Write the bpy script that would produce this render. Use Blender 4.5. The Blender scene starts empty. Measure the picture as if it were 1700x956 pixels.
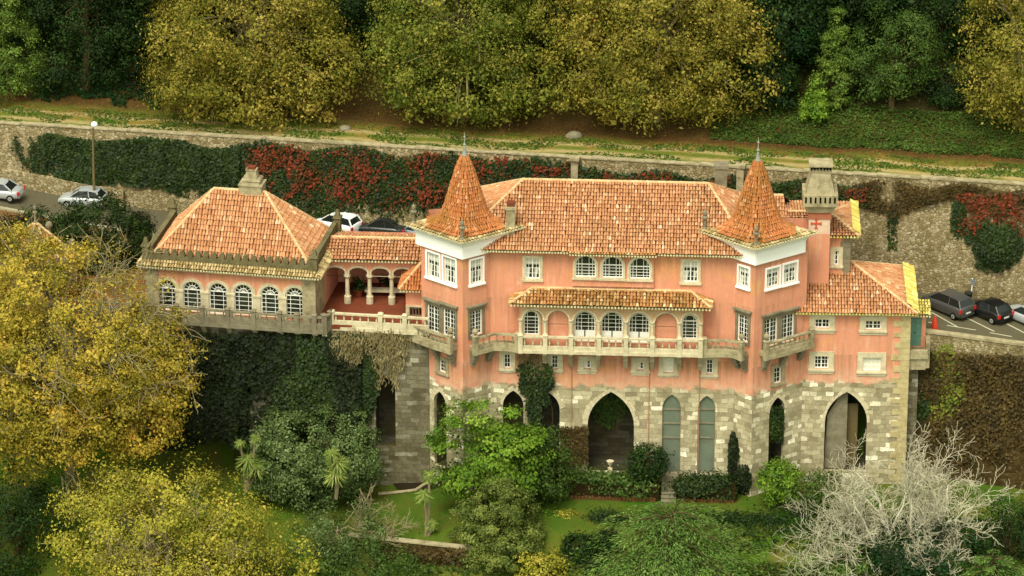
import bpy, bmesh, math, random
import numpy as np
from mathutils import Vector, Matrix, noise as mnoise
from mathutils.geometry import tessellate_polygon

# ------------------------------------------------------------------ camera, world, sun
scn = bpy.context.scene
COL = scn.collection
PITCH, YAW, DIST, FPX = math.radians(23), math.radians(3.4), 330.0, 22*330.0   # FPX: focal length in photo pixels (1700 wide)
VD = Vector((-math.sin(YAW)*math.cos(PITCH), math.cos(YAW)*math.cos(PITCH), -math.sin(PITCH)))
VR = Vector((math.cos(YAW), math.sin(YAW), 0)); VU = VR.cross(VD)
CAM = Vector((0, 0, 15.4)) - DIST*VD
cd = bpy.data.cameras.new('camera'); cam = bpy.data.objects.new('camera', cd); COL.objects.link(cam)
cam.matrix_world = Matrix((( VR.x, VU.x, -VD.x, CAM.x), (VR.y, VU.y, -VD.y, CAM.y), (VR.z, VU.z, -VD.z, CAM.z), (0, 0, 0, 1)))
cd.sensor_width = 36; cd.lens = 36*FPX/1700; cd.clip_end = 3000; cd.clip_start = 1
scn.camera = cam

w = bpy.data.worlds.new('World'); scn.world = w; w.use_nodes = True
wn = w.node_tree; bg = wn.nodes['Background']
SUN_EL, SUN_AZ = math.radians(58), math.radians(200)       # azimuth measured clockwise from +Y (north)
sky = wn.nodes.new('ShaderNodeTexSky'); sky.sky_type = 'NISHITA'; sky.sun_disc = False
sky.sun_elevation = SUN_EL; sky.sun_rotation = SUN_AZ; sky.air_density = 1.0; sky.dust_density = 3.0
hs = wn.nodes.new('ShaderNodeHueSaturation'); hs.inputs['Saturation'].default_value = 0.18
tn = wn.nodes.new('ShaderNodeMix'); tn.data_type = 'RGBA'; tn.blend_type = 'MULTIPLY'; tn.inputs[0].default_value = 1
tn.inputs[7].default_value = (1.0, 1.0, 0.82, 1)
wn.links.new(sky.outputs[0], hs.inputs['Color']); wn.links.new(hs.outputs[0], tn.inputs[6]); wn.links.new(tn.outputs[2], bg.inputs['Color'])
bg.inputs['Strength'].default_value = 0.148
sl = bpy.data.lights.new('sun', 'SUN'); sl.energy = 1.4; sl.angle = math.radians(24); sl.color = (1, 0.97, 0.82)
so = bpy.data.objects.new('sun', sl); COL.objects.link(so)
sd = Vector((math.sin(SUN_AZ)*math.cos(SUN_EL), math.cos(SUN_AZ)*math.cos(SUN_EL), math.sin(SUN_EL)))
so.rotation_euler = sd.to_track_quat('Z', 'Y').to_euler(); so.location = (0, -50, 120)
vs = scn.view_settings; vs.view_transform = 'Standard'; vs.look = 'None'; vs.exposure = 0.86; vs.gamma = 1

# ------------------------------------------------------------------ pixel -> place helpers (used to read real positions off the photograph)
def ray(px, py): return VD + VR*((px-850)/FPX) - VU*((py-478)/FPX)
def onY(px, py, y=0.0):
    v = ray(px, py); return CAM + v*((y-CAM.y)/v.y)
def onZ(px, py, z=0.0):
    v = ray(px, py); return CAM + v*((z-CAM.z)/v.z)

# ------------------------------------------------------------------ tags
def tag(o, label=None, cat=None, group=None, kind=None):
    if label: o['label'] = label
    if cat: o['category'] = cat
    if group: o['group'] = group
    if kind: o['kind'] = kind
    return o
def empty(name, loc, label, cat, group=None, rz=0):
    o = bpy.data.objects.new(name, None); COL.objects.link(o); o.location = loc; o.rotation_euler.z = rz
    o.empty_display_size = .5
    return tag(o, label, cat, group)
def adopt(o, parent):
    """parent an object whose vertices are in world coordinates"""
    if parent is None: return o
    o.parent = parent
    if not parent.get('_local') and parent.parent is None:
        o.matrix_parent_inverse = Matrix.Translation(-parent.location)
    return o
def copy_tree(o, parent=None):
    c = o.copy(); COL.objects.link(c)
    if parent is not None: c.parent = parent
    for ch in o.children: copy_tree(ch, c)
    return c

# ------------------------------------------------------------------ frames: upright planes seen from the front
class Fr:
    def __init__(s, x, y, ang=0.0):
        s.o = Vector((x, y, 0)); s.U = Vector((math.cos(ang), math.sin(ang), 0)); s.N = Vector((math.sin(ang), -math.cos(ang), 0)); s.ang = ang
    def p(s, u, z, w=0.0): return s.o + s.U*u + s.N*w + Vector((0, 0, z))
    def px(s, x, y, w=0.0):
        v = ray(x, y); o = s.o + s.N*w
        t = (o-CAM).dot(s.N)/v.dot(s.N); q = CAM + v*t - o
        return q.dot(s.U), q.z
def fr2(a, b):
    a = Vector(a[:2]); b = Vector(b[:2]); d = b-a
    f = Fr(a.x, a.y, math.atan2(d.y, d.x)); f.L = d.length; return f
WORLD = Fr(0, 0, 0)

# ------------------------------------------------------------------ mesh builder
class MB:
    def __init__(s): s.v = []; s.f = []; s.uv = []
    def add(s, co, uv=None):
        s.v.append(tuple(co)); s.uv.append(uv if uv else (co[0]*.8+co[1]*.8, co[2])); return len(s.v)-1
    def face(s, pts, uvs=None):
        s.f.append([s.add(p, uvs[i] if uvs else None) for i, p in enumerate(pts)])
    def box(s, x0, x1, y0, y1, z0, z1, fr=WORLD):
        """x along the frame, y = outward offset, z up"""
        c = [fr.p(x, z, y) for x in (x0, x1) for y in (y0, y1) for z in (z0, z1)]
        uvx = [(x+y, z) for x in (x0, x1) for y in (y0, y1) for z in (z0, z1)]
        b = len(s.v)
        for q, t in zip(c, uvx): s.add(q, t)
        for f in ((0, 1, 3, 2), (4, 6, 7, 5), (0, 4, 5, 1), (2, 3, 7, 6), (0, 2, 6, 4), (1, 5, 7, 3)): s.f.append([b+i for i in f])
    def wbox(s, x0, x1, y0, y1, z0, z1):
        s.box(x0, x1, -y1, -y0, z0, z1)
    def frust(s, cx, cy, z0, z1, a0, b0, a1, b1, ang=0):
        ca, sa = math.cos(ang), math.sin(ang); b = len(s.v)
        for z, a, bb in ((z0, a0, b0), (z1, a1, b1)):
            for sx, sy in ((-1, -1), (1, -1), (1, 1), (-1, 1)):
                x, y = sx*a/2, sy*bb/2; s.add((cx+x*ca-y*sa, cy+x*sa+y*ca, z))
        for f in ((3, 2, 1, 0), (4, 5, 6, 7), (0, 1, 5, 4), (1, 2, 6, 5), (2, 3, 7, 6), (3, 0, 4, 7)): s.f.append([b+i for i in f])
    def prism(s, pts, z0, z1):
        """plan polygon (ccw) between two heights; heights may be numbers or lists"""
        n = len(pts); b = len(s.v); acc = [0]
        for i in range(n): acc.append(acc[-1]+(Vector(pts[(i+1) % n][:2])-Vector(pts[i][:2])).length)
        for z in (z0, z1):
            for i, p in enumerate(pts): s.add((p[0], p[1], z[i] if isinstance(z, (list, tuple)) else z), (acc[i], z[i] if isinstance(z, (list, tuple)) else z))
        s.f.append([b+i for i in range(n)][::-1]); s.f.append([b+n+i for i in range(n)])
        for i in range(n): j = (i+1) % n; s.f.append([b+i, b+j, b+n+j, b+n+i])
    def pprism(s, fr, pts, w0, w1):
        """polygon in an upright frame, extruded outward from w0 to w1"""
        n = len(pts); b = len(s.v)
        for w_ in (w0, w1):
            for u, z in pts: s.add(fr.p(u, z, w_), (u, z))
        s.f.append([b+n+i for i in range(n)])
        s.f.append([b+i for i in range(n)][::-1])
        for i in range(n): j = (i+1) % n; s.f.append([b+i, b+j, b+n+j, b+n+i])
    def ring(s, fr, outer, inner, w0, w1):
        n = len(outer); b = len(s.v)
        for pts, w_ in ((outer, w0), (outer, w1), (inner, w1), (inner, w0)):
            for u, z in pts: s.add(fr.p(u, z, w_), (u, z))
        for i in range(n):
            j = (i+1) % n
            for k in range(3): s.f.append([b+k*n+i, b+k*n+j, b+(k+1)*n+j, b+(k+1)*n+i])
    def panel(s, fr, outer, holes, w=0.0, depth=.28):
        loops = [outer]+holes
        tri = tessellate_polygon([[Vector((u, z, 0)) for u, z in L] for L in loops])
        b = len(s.v); flat = [p for L in loops for p in L]
        for u, z in flat: s.add(fr.p(u, z, w), (u, z))
        for t in tri: s.f.append([b+i for i in t])
        for L in holes:
            n = len(L); c = len(s.v)
            for u, z in L: s.add(fr.p(u, z, w), (u, z))
            for u, z in L: s.add(fr.p(u, z, w-depth), (u+depth, z+.3*depth))
            for i in range(n): j = (i+1) % n; s.f.append([c+i, c+j, c+n+j, c+n+i])
    def tube(s, path, rad, n=6):
        """path of Vectors, radius per point"""
        P = [Vector(p) for p in path]
        if isinstance(rad, (int, float)): rad = [rad]*len(P)
        b = len(s.v)
        t = (P[1]-P[0]).normalized(); a = Vector((0, 0, 1)) if abs(t.z) < .9 else Vector((1, 0, 0))
        x = t.cross(a).normalized()
        for i, p in enumerate(P):
            t = (P[min(i+1, len(P)-1)]-P[max(i-1, 0)])
            if t.length < 1e-6: t = Vector((0, 0, 1))
            t.normalize(); x = (x - t*x.dot(t))
            if x.length < 1e-5: x = t.cross(Vector((.3, .5, .8)))
            x.normalize(); y = t.cross(x)
            for k in range(n):
                q = 2*math.pi*k/n; s.add(p + (x*math.cos(q)+y*math.sin(q))*rad[i])
        for i in range(len(P)-1):
            for k in range(n):
                l = (k+1) % n; s.f.append([b+i*n+k, b+i*n+l, b+(i+1)*n+l, b+(i+1)*n+k])
        s.f.append([b+k for k in range(n)][::-1]); e = b+(len(P)-1)*n; s.f.append([e+k for k in range(n)])
    def lathe(s, c, prof, n=10):
        """prof: (radius, z) list"""
        b = len(s.v); c = Vector(c)
        for r_, z in prof:
            for k in range(n):
                q = 2*math.pi*k/n; s.add(c+Vector((r_*math.cos(q), r_*math.sin(q), z)))
        for i in range(len(prof)-1):
            for k in range(n):
                l = (k+1) % n; s.f.append([b+i*n+k, b+i*n+l, b+(i+1)*n+l, b+(i+1)*n+k])
        s.f.append([b+k for k in range(n)][::-1]); e = b+(len(prof)-1)*n; s.f.append([e+k for k in range(n)])
    def build(s, name, mat, parent=None, smooth=False, recalc=False, bevel=0):
        me = bpy.data.meshes.new(name); me.from_pydata(s.v, [], s.f)
        uvl = me.uv_layers.new(name='UVMap')
        li = np.zeros(len(me.loops), dtype=np.int32); me.loops.foreach_get('vertex_index', li)
        uvl.data.foreach_set('uv', np.array(s.uv, dtype=np.float32)[li].ravel())
        if recalc:
            bm = bmesh.new(); bm.from_mesh(me); bmesh.ops.recalc_face_normals(bm, faces=bm.faces); bm.to_mesh(me); bm.free()
        if smooth: me.polygons.foreach_set('use_smooth', [True]*len(me.polygons))
        me.materials.append(mat); me.update()
        o = bpy.data.objects.new(name, me); COL.objects.link(o)
        if bevel:
            m = o.modifiers.new('bevel', 'BEVEL'); m.width = bevel; m.segments = 2; m.limit_method = 'ANGLE'
        adopt(o, parent); return o

# ------------------------------------------------------------------ materials
def c(r, g, b):
    f = lambda x: (x/255/12.92) if x/255 <= .04045 else ((x/255+.055)/1.055)**2.4
    return (f(r), f(g), f(b), 1)
class NT:
    def __init__(s, name):
        s.m = bpy.data.materials.new(name); s.m.use_nodes = True; s.t = s.m.node_tree
        s.bsdf = s.t.nodes['Principled BSDF']; s.out = s.t.nodes['Material Output']
    def n(s, typ, props=None, **ins):
        nd = s.t.nodes.new('ShaderNode'+typ)
        for k, v in (props or {}).items(): setattr(nd, k, v)
        for k, v in ins.items():
            key = int(k[1:]) if k[0] == '_' else k.replace('_', ' ')
            s.set(nd.inputs[key], v)
        return nd
    def set(s, sock, v):
        if isinstance(v, bpy.types.NodeSocket): s.t.links.new(v, sock)
        else: sock.default_value = v
    def pos(s): return s.n('TexCoord').outputs['Object']
    def uv(s): return s.n('TexCoord').outputs['UV']
    def noise(s, scale, detail=4, vec=None, rough=.6, dist=0):
        return s.n('TexNoise', Vector=vec if vec else s.pos(), Scale=scale, Detail=detail, Roughness=rough, Distortion=dist).outputs['Fac']
    def ramp(s, fac, stops, interp='LINEAR'):
        nd = s.n('ValToRGB', Fac=fac); e = nd.color_ramp; e.interpolation = interp
        while len(e.elements) < len(stops): e.elements.new(.5)
        for el, (p, col) in zip(e.elements, stops):
            el.position = p; el.color = col if len(col) == 4 else (*col, 1)
        return nd.outputs['Color']
    def mix(s, fac, a, b, blend='MIX'):
        nd = s.n('Mix', {'data_type': 'RGBA', 'blend_type': blend}); s.set(nd.inputs[0], fac); s.set(nd.inputs[6], a); s.set(nd.inputs[7], b)
        return nd.outputs[2]
    def math(s, op, a, b=0.0, clamp=False):
        nd = s.n('Math', {'operation': op, 'use_clamp': clamp}, _0=a, _1=b); return nd.outputs[0]
    def sep(s, v): return s.n('SeparateXYZ', Vector=v).outputs
    def stretch(s, v, x, y, z): return s.n('Mapping', Vector=v, Scale=(x, y, z)).outputs[0]
    def step(s, v, lo, hi):
        return s.n('MapRange', Value=v, From_Min=lo, From_Max=hi).outputs[0]
    def bump(s, h, strength=.3, dist=.05): s.set(s.bsdf.inputs['Normal'], s.n('Bump', Strength=strength, Distance=dist, Height=h).outputs[0])
    def done(s, col, rough=.85, spec=.25, metal=0):
        s.set(s.bsdf.inputs['Base Color'], col); s.set(s.bsdf.inputs['Roughness'], rough); s.bsdf.inputs['Specular IOR Level'].default_value = spec
        s.bsdf.inputs['Metallic'].default_value = metal
        return s.m
def plain(name, col, rough=.6, spec=.3, metal=0, var=.12, scale=3):
    t = NT(name); n_ = t.noise(scale, 4)
    d = tuple(x*(1-var*2) for x in col[:3])+(1,)
    return t.done(t.mix(n_, d, col), rough, spec, metal)

M = {}
def stone_blocks(t, row=.38, wid=.62, tone=1.0, pale=.5):
    """coursed rubble ashlar in the wall's own UV"""
    uv = t.uv()
    nz = t.n('TexNoise', Vector=uv, Scale=1.3, Detail=3).outputs['Color']
    wob = t.n('VectorMath', {'operation': 'MULTIPLY_ADD'}, _0=nz, _1=(.45, .34, 0), _2=uv).outputs[0]
    br = t.n('TexBrick', Vector=wob, Scale=1, Mortar_Size=.014, Mortar_Smooth=.4, Bias=0, Brick_Width=wid, Row_Height=row)
    br.offset = .43; br.squash = 1.35; br.squash_frequency = 3
    br.inputs['Color1'].default_value = (0, 0, 0, 1); br.inputs['Color2'].default_value = (1, 1, 1, 1); br.inputs['Mortar'].default_value = (.3, .3, .3, 1)
    k = t.sep(br.outputs['Color'])[0]
    q = lambda r, g, b: c(r*tone, g*tone, b*tone)
    pl = lambda a, b: tuple(x+(y-x)*pale for x, y in zip(q(*a), q(*b)))
    col = t.ramp(k, [(.0, q(112, 104, 82)), (.35, q(130, 122, 98)), (.62, q(146, 138, 112)), (.8, q(156, 148, 122)), (.92, pl((164, 156, 130), (192, 185, 162))), (1, pl((170, 162, 136), (218, 212, 192)))])
    big = t.noise(.5, 5); fine = t.noise(6, 6, rough=.75)
    col = t.mix(t.math('MULTIPLY', br.outputs['Fac'], .6), col, q(96, 86, 60))
    col = t.mix(t.math('MULTIPLY', t.step(fine, .45, .75), .7), col, q(104, 94, 68))
    col = t.mix(t.math('MULTIPLY', t.step(t.noise(3.3, 5, rough=.7), .58, .74), .5*pale), col, q(222, 214, 192))
    col = t.mix(t.math('MULTIPLY', t.step(big, .5, .75), .6), col, q(80, 72, 46))
    return col, t.math('ADD', br.outputs['Fac'], t.math('MULTIPLY', fine, -.6))
def m_facade(name, zsplit, amp=1.3, tone=1.0):
    t = NT(name); P = t.pos(); z = t.sep(P)[2]
    n1 = t.noise(.22, 5); n2 = t.noise(2.4, 4); n3 = t.noise(11, 3)
    pink = t.mix(n1, c(202, 133, 104), c(217, 151, 121))
    pink = t.mix(t.step(t.noise(.33, 3, dist=1), .56, .75), pink, c(216, 152, 98))
    pink = t.mix(t.math('MULTIPLY', t.step(n2, .5, .8), .35), pink, c(224, 166, 138))
    streak = t.noise(1.0, 4, t.stretch(P, 2.6, 2.6, .16))
    pink = t.mix(t.math('MULTIPLY', t.step(streak, .5, .75), .6), pink, c(164, 122, 90))
    pink = t.mix(t.math('MULTIPLY', t.step(t.noise(1.7, 4, t.stretch(P, 1.8, 1.8, .2)), .56, .78), .5), pink, c(226, 190, 160))
    pink = t.mix(t.math('MULTIPLY', t.step(t.noise(.55, 4, dist=.6), .6, .78), .5), pink, c(232, 196, 168))
    st, h = stone_blocks(t, tone=1.26*tone, pale=.8)
    edge = t.math('ADD', t.math('MULTIPLY', t.noise(.8, 5), amp*1.6), zsplit-amp*.8)
    k = t.step(t.math('SUBTRACT', z, edge), -.12, .12)
    if zsplit > 0:
        fade = t.math('MULTIPLY', t.step(t.math('SUBTRACT', z, edge), 1.5, .0), t.step(t.noise(1.3, 5, rough=.7), .35, .65))
        pink = t.mix(t.math('MULTIPLY', fade, .8), pink, c(214, 182, 152))
        run = t.noise(1.0, 5, t.stretch(P, 3.4, 3.4, .1), .7)
        for zt_, dz_, am in ((9.75, 2.2, .75), (18.6, 2.6, .55), (14.6, 1.7, .45)):
            below = t.math('MULTIPLY', t.step(z, zt_-dz_, zt_), t.step(z, zt_+.02, zt_))
            pink = t.mix(t.math('MULTIPLY', t.math('MULTIPLY', below, t.step(run, .42, .66)), am), pink, c(122, 100, 72))
    col = t.mix(k, st, pink)
    t.bump(t.mix(k, h, n3), .5, .05)
    return t.done(col, .9, .15)
M['facade'] = m_facade('pink_plaster_over_stone', 7.45)
M['pink'] = m_facade('pink_plaster', -50)
def m_stonewall(name, tone=1.0, moss=.5, pale=.5, row=.36, wid=.7):
    t = NT(name); st, h = stone_blocks(t, row, wid, tone, pale)
    col = t.mix(t.math('MULTIPLY', t.step(t.noise(.3, 5, dist=1), .45, .7), moss), st, c(72, 66, 28))
    t.bump(h, .6, .06); return t.done(col, .95, .1)
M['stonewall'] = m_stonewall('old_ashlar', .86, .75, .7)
M['darkstone'] = m_stonewall('shaded_mossy_ashlar', .5, .8, .0)  # darkened copy of the ashlar: the shade inside the arches is in the colour
def m_rubble(name, a, b, d, moss, scale=2.6):
    t = NT(name); P = t.pos()
    v = t.n('TexVoronoi', Vector=P, Scale=scale*1.6, Randomness=1); vc = t.sep(v.outputs['Color'])[1]
    col = t.ramp(vc, [(0, c(*a)), (.5, c(*b)), (1, c(*d))])
    fine = t.noise(5, 6, rough=.75); col = t.mix(t.step(fine, .4, .8), col, c(*a))
    big = t.noise(.35, 5, dist=.6); col = t.mix(t.step(big, .5, .7), col, c(*moss))
    ed = t.n('TexVoronoi', {'feature': 'DISTANCE_TO_EDGE'}, Vector=P, Scale=scale*1.6).outputs['Distance']
    col = t.mix(t.step(ed, .0, .12), t.mix(.45, col, c(60, 52, 32)), col)
    t.bump(t.math('ADD', fine, t.step(ed, 0, .15)), .6, .08); return t.done(col, .95, .1)
M['rubble'] = m_rubble('rubble_masonry', (124, 110, 76), (158, 142, 106), (192, 178, 146), (110, 98, 62))
M['brownwall'] = m_rubble('overgrown_brown_masonry', (58, 46, 22), (74, 58, 28), (92, 76, 46), (52, 46, 16), 2.2)
def m_trim(name, base, dirt, amt=.6):
    t = NT(name); P = t.pos(); n1 = t.noise(1.4, 6, rough=.7); n2 = t.noise(9, 4)
    col = t.mix(t.math('MULTIPLY', t.step(n1, .42, .72), amt), c(*base), c(*dirt))
    col = t.mix(t.math('MULTIPLY', t.step(n2, .5, .75), .35), col, c(*dirt))
    t.bump(n2, .4, .03); return t.done(col, .9, .15)
M['trim'] = m_trim('limestone_trim', (206, 194, 162), (128, 116, 84))
M['lichen'] = m_trim('lichened_stone', (168, 156, 124), (84, 76, 46), .8)
M['grey'] = m_trim('weathered_grey_stone', (132, 124, 102), (78, 72, 50), .7)
M['cren'] = m_trim('dark_mossy_stone', (112, 104, 74), (66, 60, 34), .8)
M['cornice'] = plain('white_limewash', c(248, 248, 242), .8, .2, var=.03, scale=1.2)
M['white'] = plain('white_paint', c(236, 236, 226), .5, .3, var=.03)
def m_tile(name, cols, moss=.35, mosscol=(96, 80, 40), pale=.6):
    t = NT(name); P = t.pos(); r = t.n('NewGeometry').outputs['Random Per Island']
    col = t.ramp(r, cols)
    big = t.noise(.45, 5, dist=.5); col = t.mix(t.math('MULTIPLY', t.step(big, .45, .75), moss), col, c(*mosscol))
    f = t.noise(4.5, 4, rough=.7); col = t.mix(t.math('MULTIPLY', t.step(f, .58, .74), pale), col, c(228, 194, 152))
    g = t.noise(3.1, 4, rough=.7, dist=.4); col = t.mix(t.math('MULTIPLY', t.step(g, .58, .75), .6), col, c(94, 66, 38))
    return t.done(col, .9, .12)
TILE = [(0, c(170, 116, 80)), (.35, c(184, 128, 88)), (.7, c(192, 138, 98)), (.93, c(200, 152, 112)), (.98, c(212, 174, 138)), (1, c(224, 198, 164))]
M['tile'] = m_tile('terracotta_tiles', TILE)
M['tile_tower'] = m_tile('tower_terracotta_tiles', [(0, c(158, 96, 56)), (.3, c(170, 104, 60)), (.6, c(178, 112, 66)), (.9, c(186, 122, 76)), (1, c(204, 156, 114))], .7, (122, 92, 36), .25)
M['tile_moss'] = m_tile('mossy_terracotta_tiles', [(0, c(140, 98, 54)), (.35, c(168, 116, 68)), (.6, c(180, 130, 80)), (.88, c(192, 152, 102)), (1, c(214, 196, 150))], .8, (98, 84, 34), .7)
M['tile_lichen'] = m_tile('yellow_lichen_tiles', [(0, c(184, 170, 80)), (.5, c(206, 192, 100)), (1, c(224, 212, 140))], .35, (150, 130, 60), .4)
M['tile_grey'] = m_tile('pale_mossy_eave_tiles', [(0, c(130, 112, 70)), (.5, c(170, 146, 98)), (1, c(206, 186, 140))], .6, (104, 92, 50), .5)
M['underroof'] = plain('terracotta_shadow_pan', c(84, 46, 24), .95, .05, var=.25)  # deck colour carries the shade in the gaps under and between the tiles
M['mortar'] = m_trim('lime_mortar_ridge', (210, 180, 136), (156, 116, 74), .7)
M['eave'] = m_trim('eave_mortar', (220, 208, 162), (120, 104, 56), .7)
def m_glass():
    t = NT('dark_window_glass'); n_ = t.math('ADD', t.math('MULTIPLY', t.step(t.noise(1.1, 3), .4, .7), .6), t.math('MULTIPLY', t.n('ObjectInfo').outputs['Random'], .5))
    return t.done(t.mix(n_, c(12, 15, 12), c(62, 66, 54)), .1, .5)
M['glass'] = m_glass()
M['curtain'] = plain('pale_curtain_cloth', c(196, 196, 182), .9, .1, var=.12)
M['shutter'] = plain('cream_shutter', c(226, 222, 196), .7, .2, var=.06)
M['greenglass'] = plain('grey_green_glazing', c(124, 134, 114), .3, .4, var=.3, scale=.8)  # broad noise in the colour imitates uneven reflections on the panes
M['teal'] = plain('teal_door_paint', c(112, 160, 142), .6, .3, var=.15)
M['redpaint'] = plain('red_cross_paint', c(206, 92, 66), .8, .1, var=.15)
M['redterrace'] = plain('red_terrace_tiles', c(128, 66, 42), .8, .2, var=.25, scale=1.2)
M['lead'] = plain('lead_finial', c(150, 152, 140), .5, .4, var=.2)
M['iron'] = plain('iron', c(60, 54, 40), .6, .4)
M['black'] = plain('black_void', c(14, 14, 8), 1, .0, var=.2)
M['bark'] = plain('brown_bark', c(84, 70, 44), .95, .1, var=.3, scale=2)
M['bark_pale'] = plain('pale_plane_bark', c(150, 138, 98), .95, .1, var=.22, scale=1.3)
M['bark_white'] = plain('white_bare_bark', c(222, 217, 194), .9, .1, var=.25, scale=.9)
M['bark_twig'] = plain('grey_dry_twigs', c(150, 138, 104), .95, .1, var=.25, scale=.9)
def m_leaf(name, cols, wc=.5, trans=.25, rough=.6):
    t = NT(name); r = t.n('NewGeometry').outputs['Random Per Island']; a = t.n('Attribute', {'attribute_name': 'clump'}).outputs['Fac']
    v = t.math('ADD', t.math('MULTIPLY', r, 1-wc), t.math('MULTIPLY', a, wc))
    col = t.ramp(v, [(p, c(*q)) for p, q in cols])
    t.done(col, rough, .2)
    tr = t.n('BsdfTranslucent', Color=col); mx = t.n('MixShader', Fac=trans)
    t.t.links.new(t.bsdf.outputs[0], mx.inputs[1]); t.t.links.new(tr.outputs[0], mx.inputs[2]); t.t.links.new(mx.outputs[0], t.out.inputs['Surface'])
    return t.m
L = {}
L['plane'] = m_leaf('autumn_plane_leaves', [(.05, (66, 76, 20)), (.3, (108, 110, 32)), (.5, (132, 124, 42)), (.7, (154, 140, 56)), (.9, (178, 158, 74)), (1, (178, 130, 56))])
L['plane_green'] = m_leaf('greener_plane_leaves', [(.05, (54, 72, 18)), (.35, (92, 106, 30)), (.6, (116, 120, 40)), (.84, (142, 136, 54)), (1, (172, 154, 70))])
L['plane_gold'] = m_leaf('golden_plane_leaves', [(.05, (88, 90, 26)), (.3, (136, 126, 38)), (.55, (168, 150, 50)), (.78, (194, 170, 68)), (.93, (204, 152, 58)), (1, (192, 114, 48))])
L['lime'] = m_leaf('yellow_green_leaves', [(.05, (80, 90, 24)), (.35, (132, 132, 38)), (.65, (166, 156, 54)), (.9, (192, 176, 78)), (1, (198, 164, 66))])
L['bright'] = m_leaf('bright_green_leaves', [(.05, (46, 74, 14)), (.4, (82, 114, 24)), (.7, (112, 142, 38)), (1, (150, 168, 66))])
L['mid'] = m_leaf('mid_green_leaves', [(.05, (36, 56, 14)), (.5, (62, 86, 28)), (.85, (88, 110, 44)), (1, (116, 130, 66))])
L['dark'] = m_leaf('dark_green_leaves', [(.05, (16, 32, 6)), (.5, (30, 52, 12)), (.85, (46, 72, 20)), (1, (66, 88, 30))])
L['darkblue'] = m_leaf('deep_evergreen_leaves', [(.05, (12, 30, 10)), (.5, (24, 52, 20)), (.85, (36, 76, 30)), (1, (50, 96, 44))])
L['conifer'] = m_leaf('fresh_conifer_leaves', [(.05, (44, 66, 18)), (.5, (84, 108, 34)), (.85, (114, 136, 52)), (1, (142, 158, 74))])
L['grey'] = m_leaf('grey_green_leaves', [(.05, (48, 64, 26)), (.4, (78, 98, 48)), (.7, (106, 124, 70)), (1, (148, 160, 108))])
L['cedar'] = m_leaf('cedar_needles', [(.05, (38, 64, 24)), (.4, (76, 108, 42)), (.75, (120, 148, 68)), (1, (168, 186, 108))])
L['cypress'] = m_leaf('olive_cypress_sprays', [(.05, (50, 66, 22)), (.45, (94, 108, 44)), (.8, (128, 136, 62)), (1, (156, 160, 84))])
L['palm'] = m_leaf('cabbage_palm_blades', [(.05, (64, 84, 26)), (.5, (112, 130, 54)), (1, (168, 172, 96))])
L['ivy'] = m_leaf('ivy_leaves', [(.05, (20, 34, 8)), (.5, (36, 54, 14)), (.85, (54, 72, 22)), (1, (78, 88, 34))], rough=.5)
L['ivydark'] = m_leaf('shaded_ivy_leaves', [(.05, (14, 20, 4)), (.5, (24, 34, 8)), (.85, (36, 48, 12)), (1, (56, 60, 22))], rough=.6)  # darker copy of the ivy: shade of the recess below the pavilion in its colour
L['red'] = m_leaf('red_creeper_leaves', [(.05, (44, 42, 14)), (.3, (76, 50, 18)), (.6, (112, 52, 24)), (.85, (144, 56, 34)), (1, (158, 80, 44))])
L['brown'] = m_leaf('dead_brown_creeper', [(.05, (42, 36, 12)), (.5, (70, 56, 22)), (.85, (98, 80, 38)), (1, (130, 114, 68))])
L['dry'] = m_leaf('dry_grey_vines', [(.05, (88, 78, 44)), (.5, (128, 116, 76)), (1, (176, 164, 122))])
L['rust'] = m_leaf('fallen_rust_leaves', [(.05, (64, 48, 22)), (.5, (108, 70, 36)), (1, (140, 94, 52))])
L['grass'] = m_leaf('grass_blades', [(.05, (34, 60, 10)), (.5, (56, 84, 18)), (1, (96, 106, 36))])

# ------------------------------------------------------------------ leaves
def leaves(name, mat, pos, out, size, seed, up=.5, jit=.8, aspect=.62, clump=None, tdir=None, tj=.5, fold=.14, parent=None):
    rg = np.random.default_rng(seed); pos = np.asarray(pos, float); n = len(pos)
    out = np.asarray(out, float)*np.ones((n, 3))
    nn = out + np.array([0, 0, up]) + jit*rg.normal(size=(n, 3))*.6
    nn /= np.linalg.norm(nn, axis=1, keepdims=True)+1e-9
    t = rg.normal(size=(n, 3)) if tdir is None else np.asarray(tdir, float)*np.ones((n, 3)) + tj*rg.normal(size=(n, 3))
    t -= nn*np.sum(t*nn, axis=1, keepdims=True); t /= np.linalg.norm(t, axis=1, keepdims=True)+1e-9
    s = np.cross(nn, t)
    Ls = (np.asarray(size)*np.ones(n)*(.6+.8*rg.random(n)))[:, None]
    V = np.stack([pos-t*Ls*.5, pos+s*Ls*aspect*.5+t*Ls*.06-nn*Ls*fold, pos+t*Ls*.5-nn*Ls*fold*.6, pos-s*Ls*aspect*.5+t*Ls*.06-nn*Ls*fold], axis=1).reshape(-1, 3)
    me = bpy.data.meshes.new(name)
    me.vertices.add(4*n); me.vertices.foreach_set('co', V.ravel().astype(np.float32))
    me.loops.add(4*n); me.loops.foreach_set('vertex_index', np.arange(4*n, dtype=np.int32))
    me.polygons.add(n); me.polygons.foreach_set('loop_start', np.arange(0, 4*n, 4, dtype=np.int32))
    at = me.attributes.new('clump', 'FLOAT', 'POINT')
    at.data.foreach_set('value', np.repeat(np.full(n, .5) if clump is None else np.asarray(clump), 4).astype(np.float32))
    me.materials.append(mat); me.update(calc_edges=True)
    o = bpy.data.objects.new(name, me); COL.objects.link(o)
    if parent is not None: o.parent = parent
    return o
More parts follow.
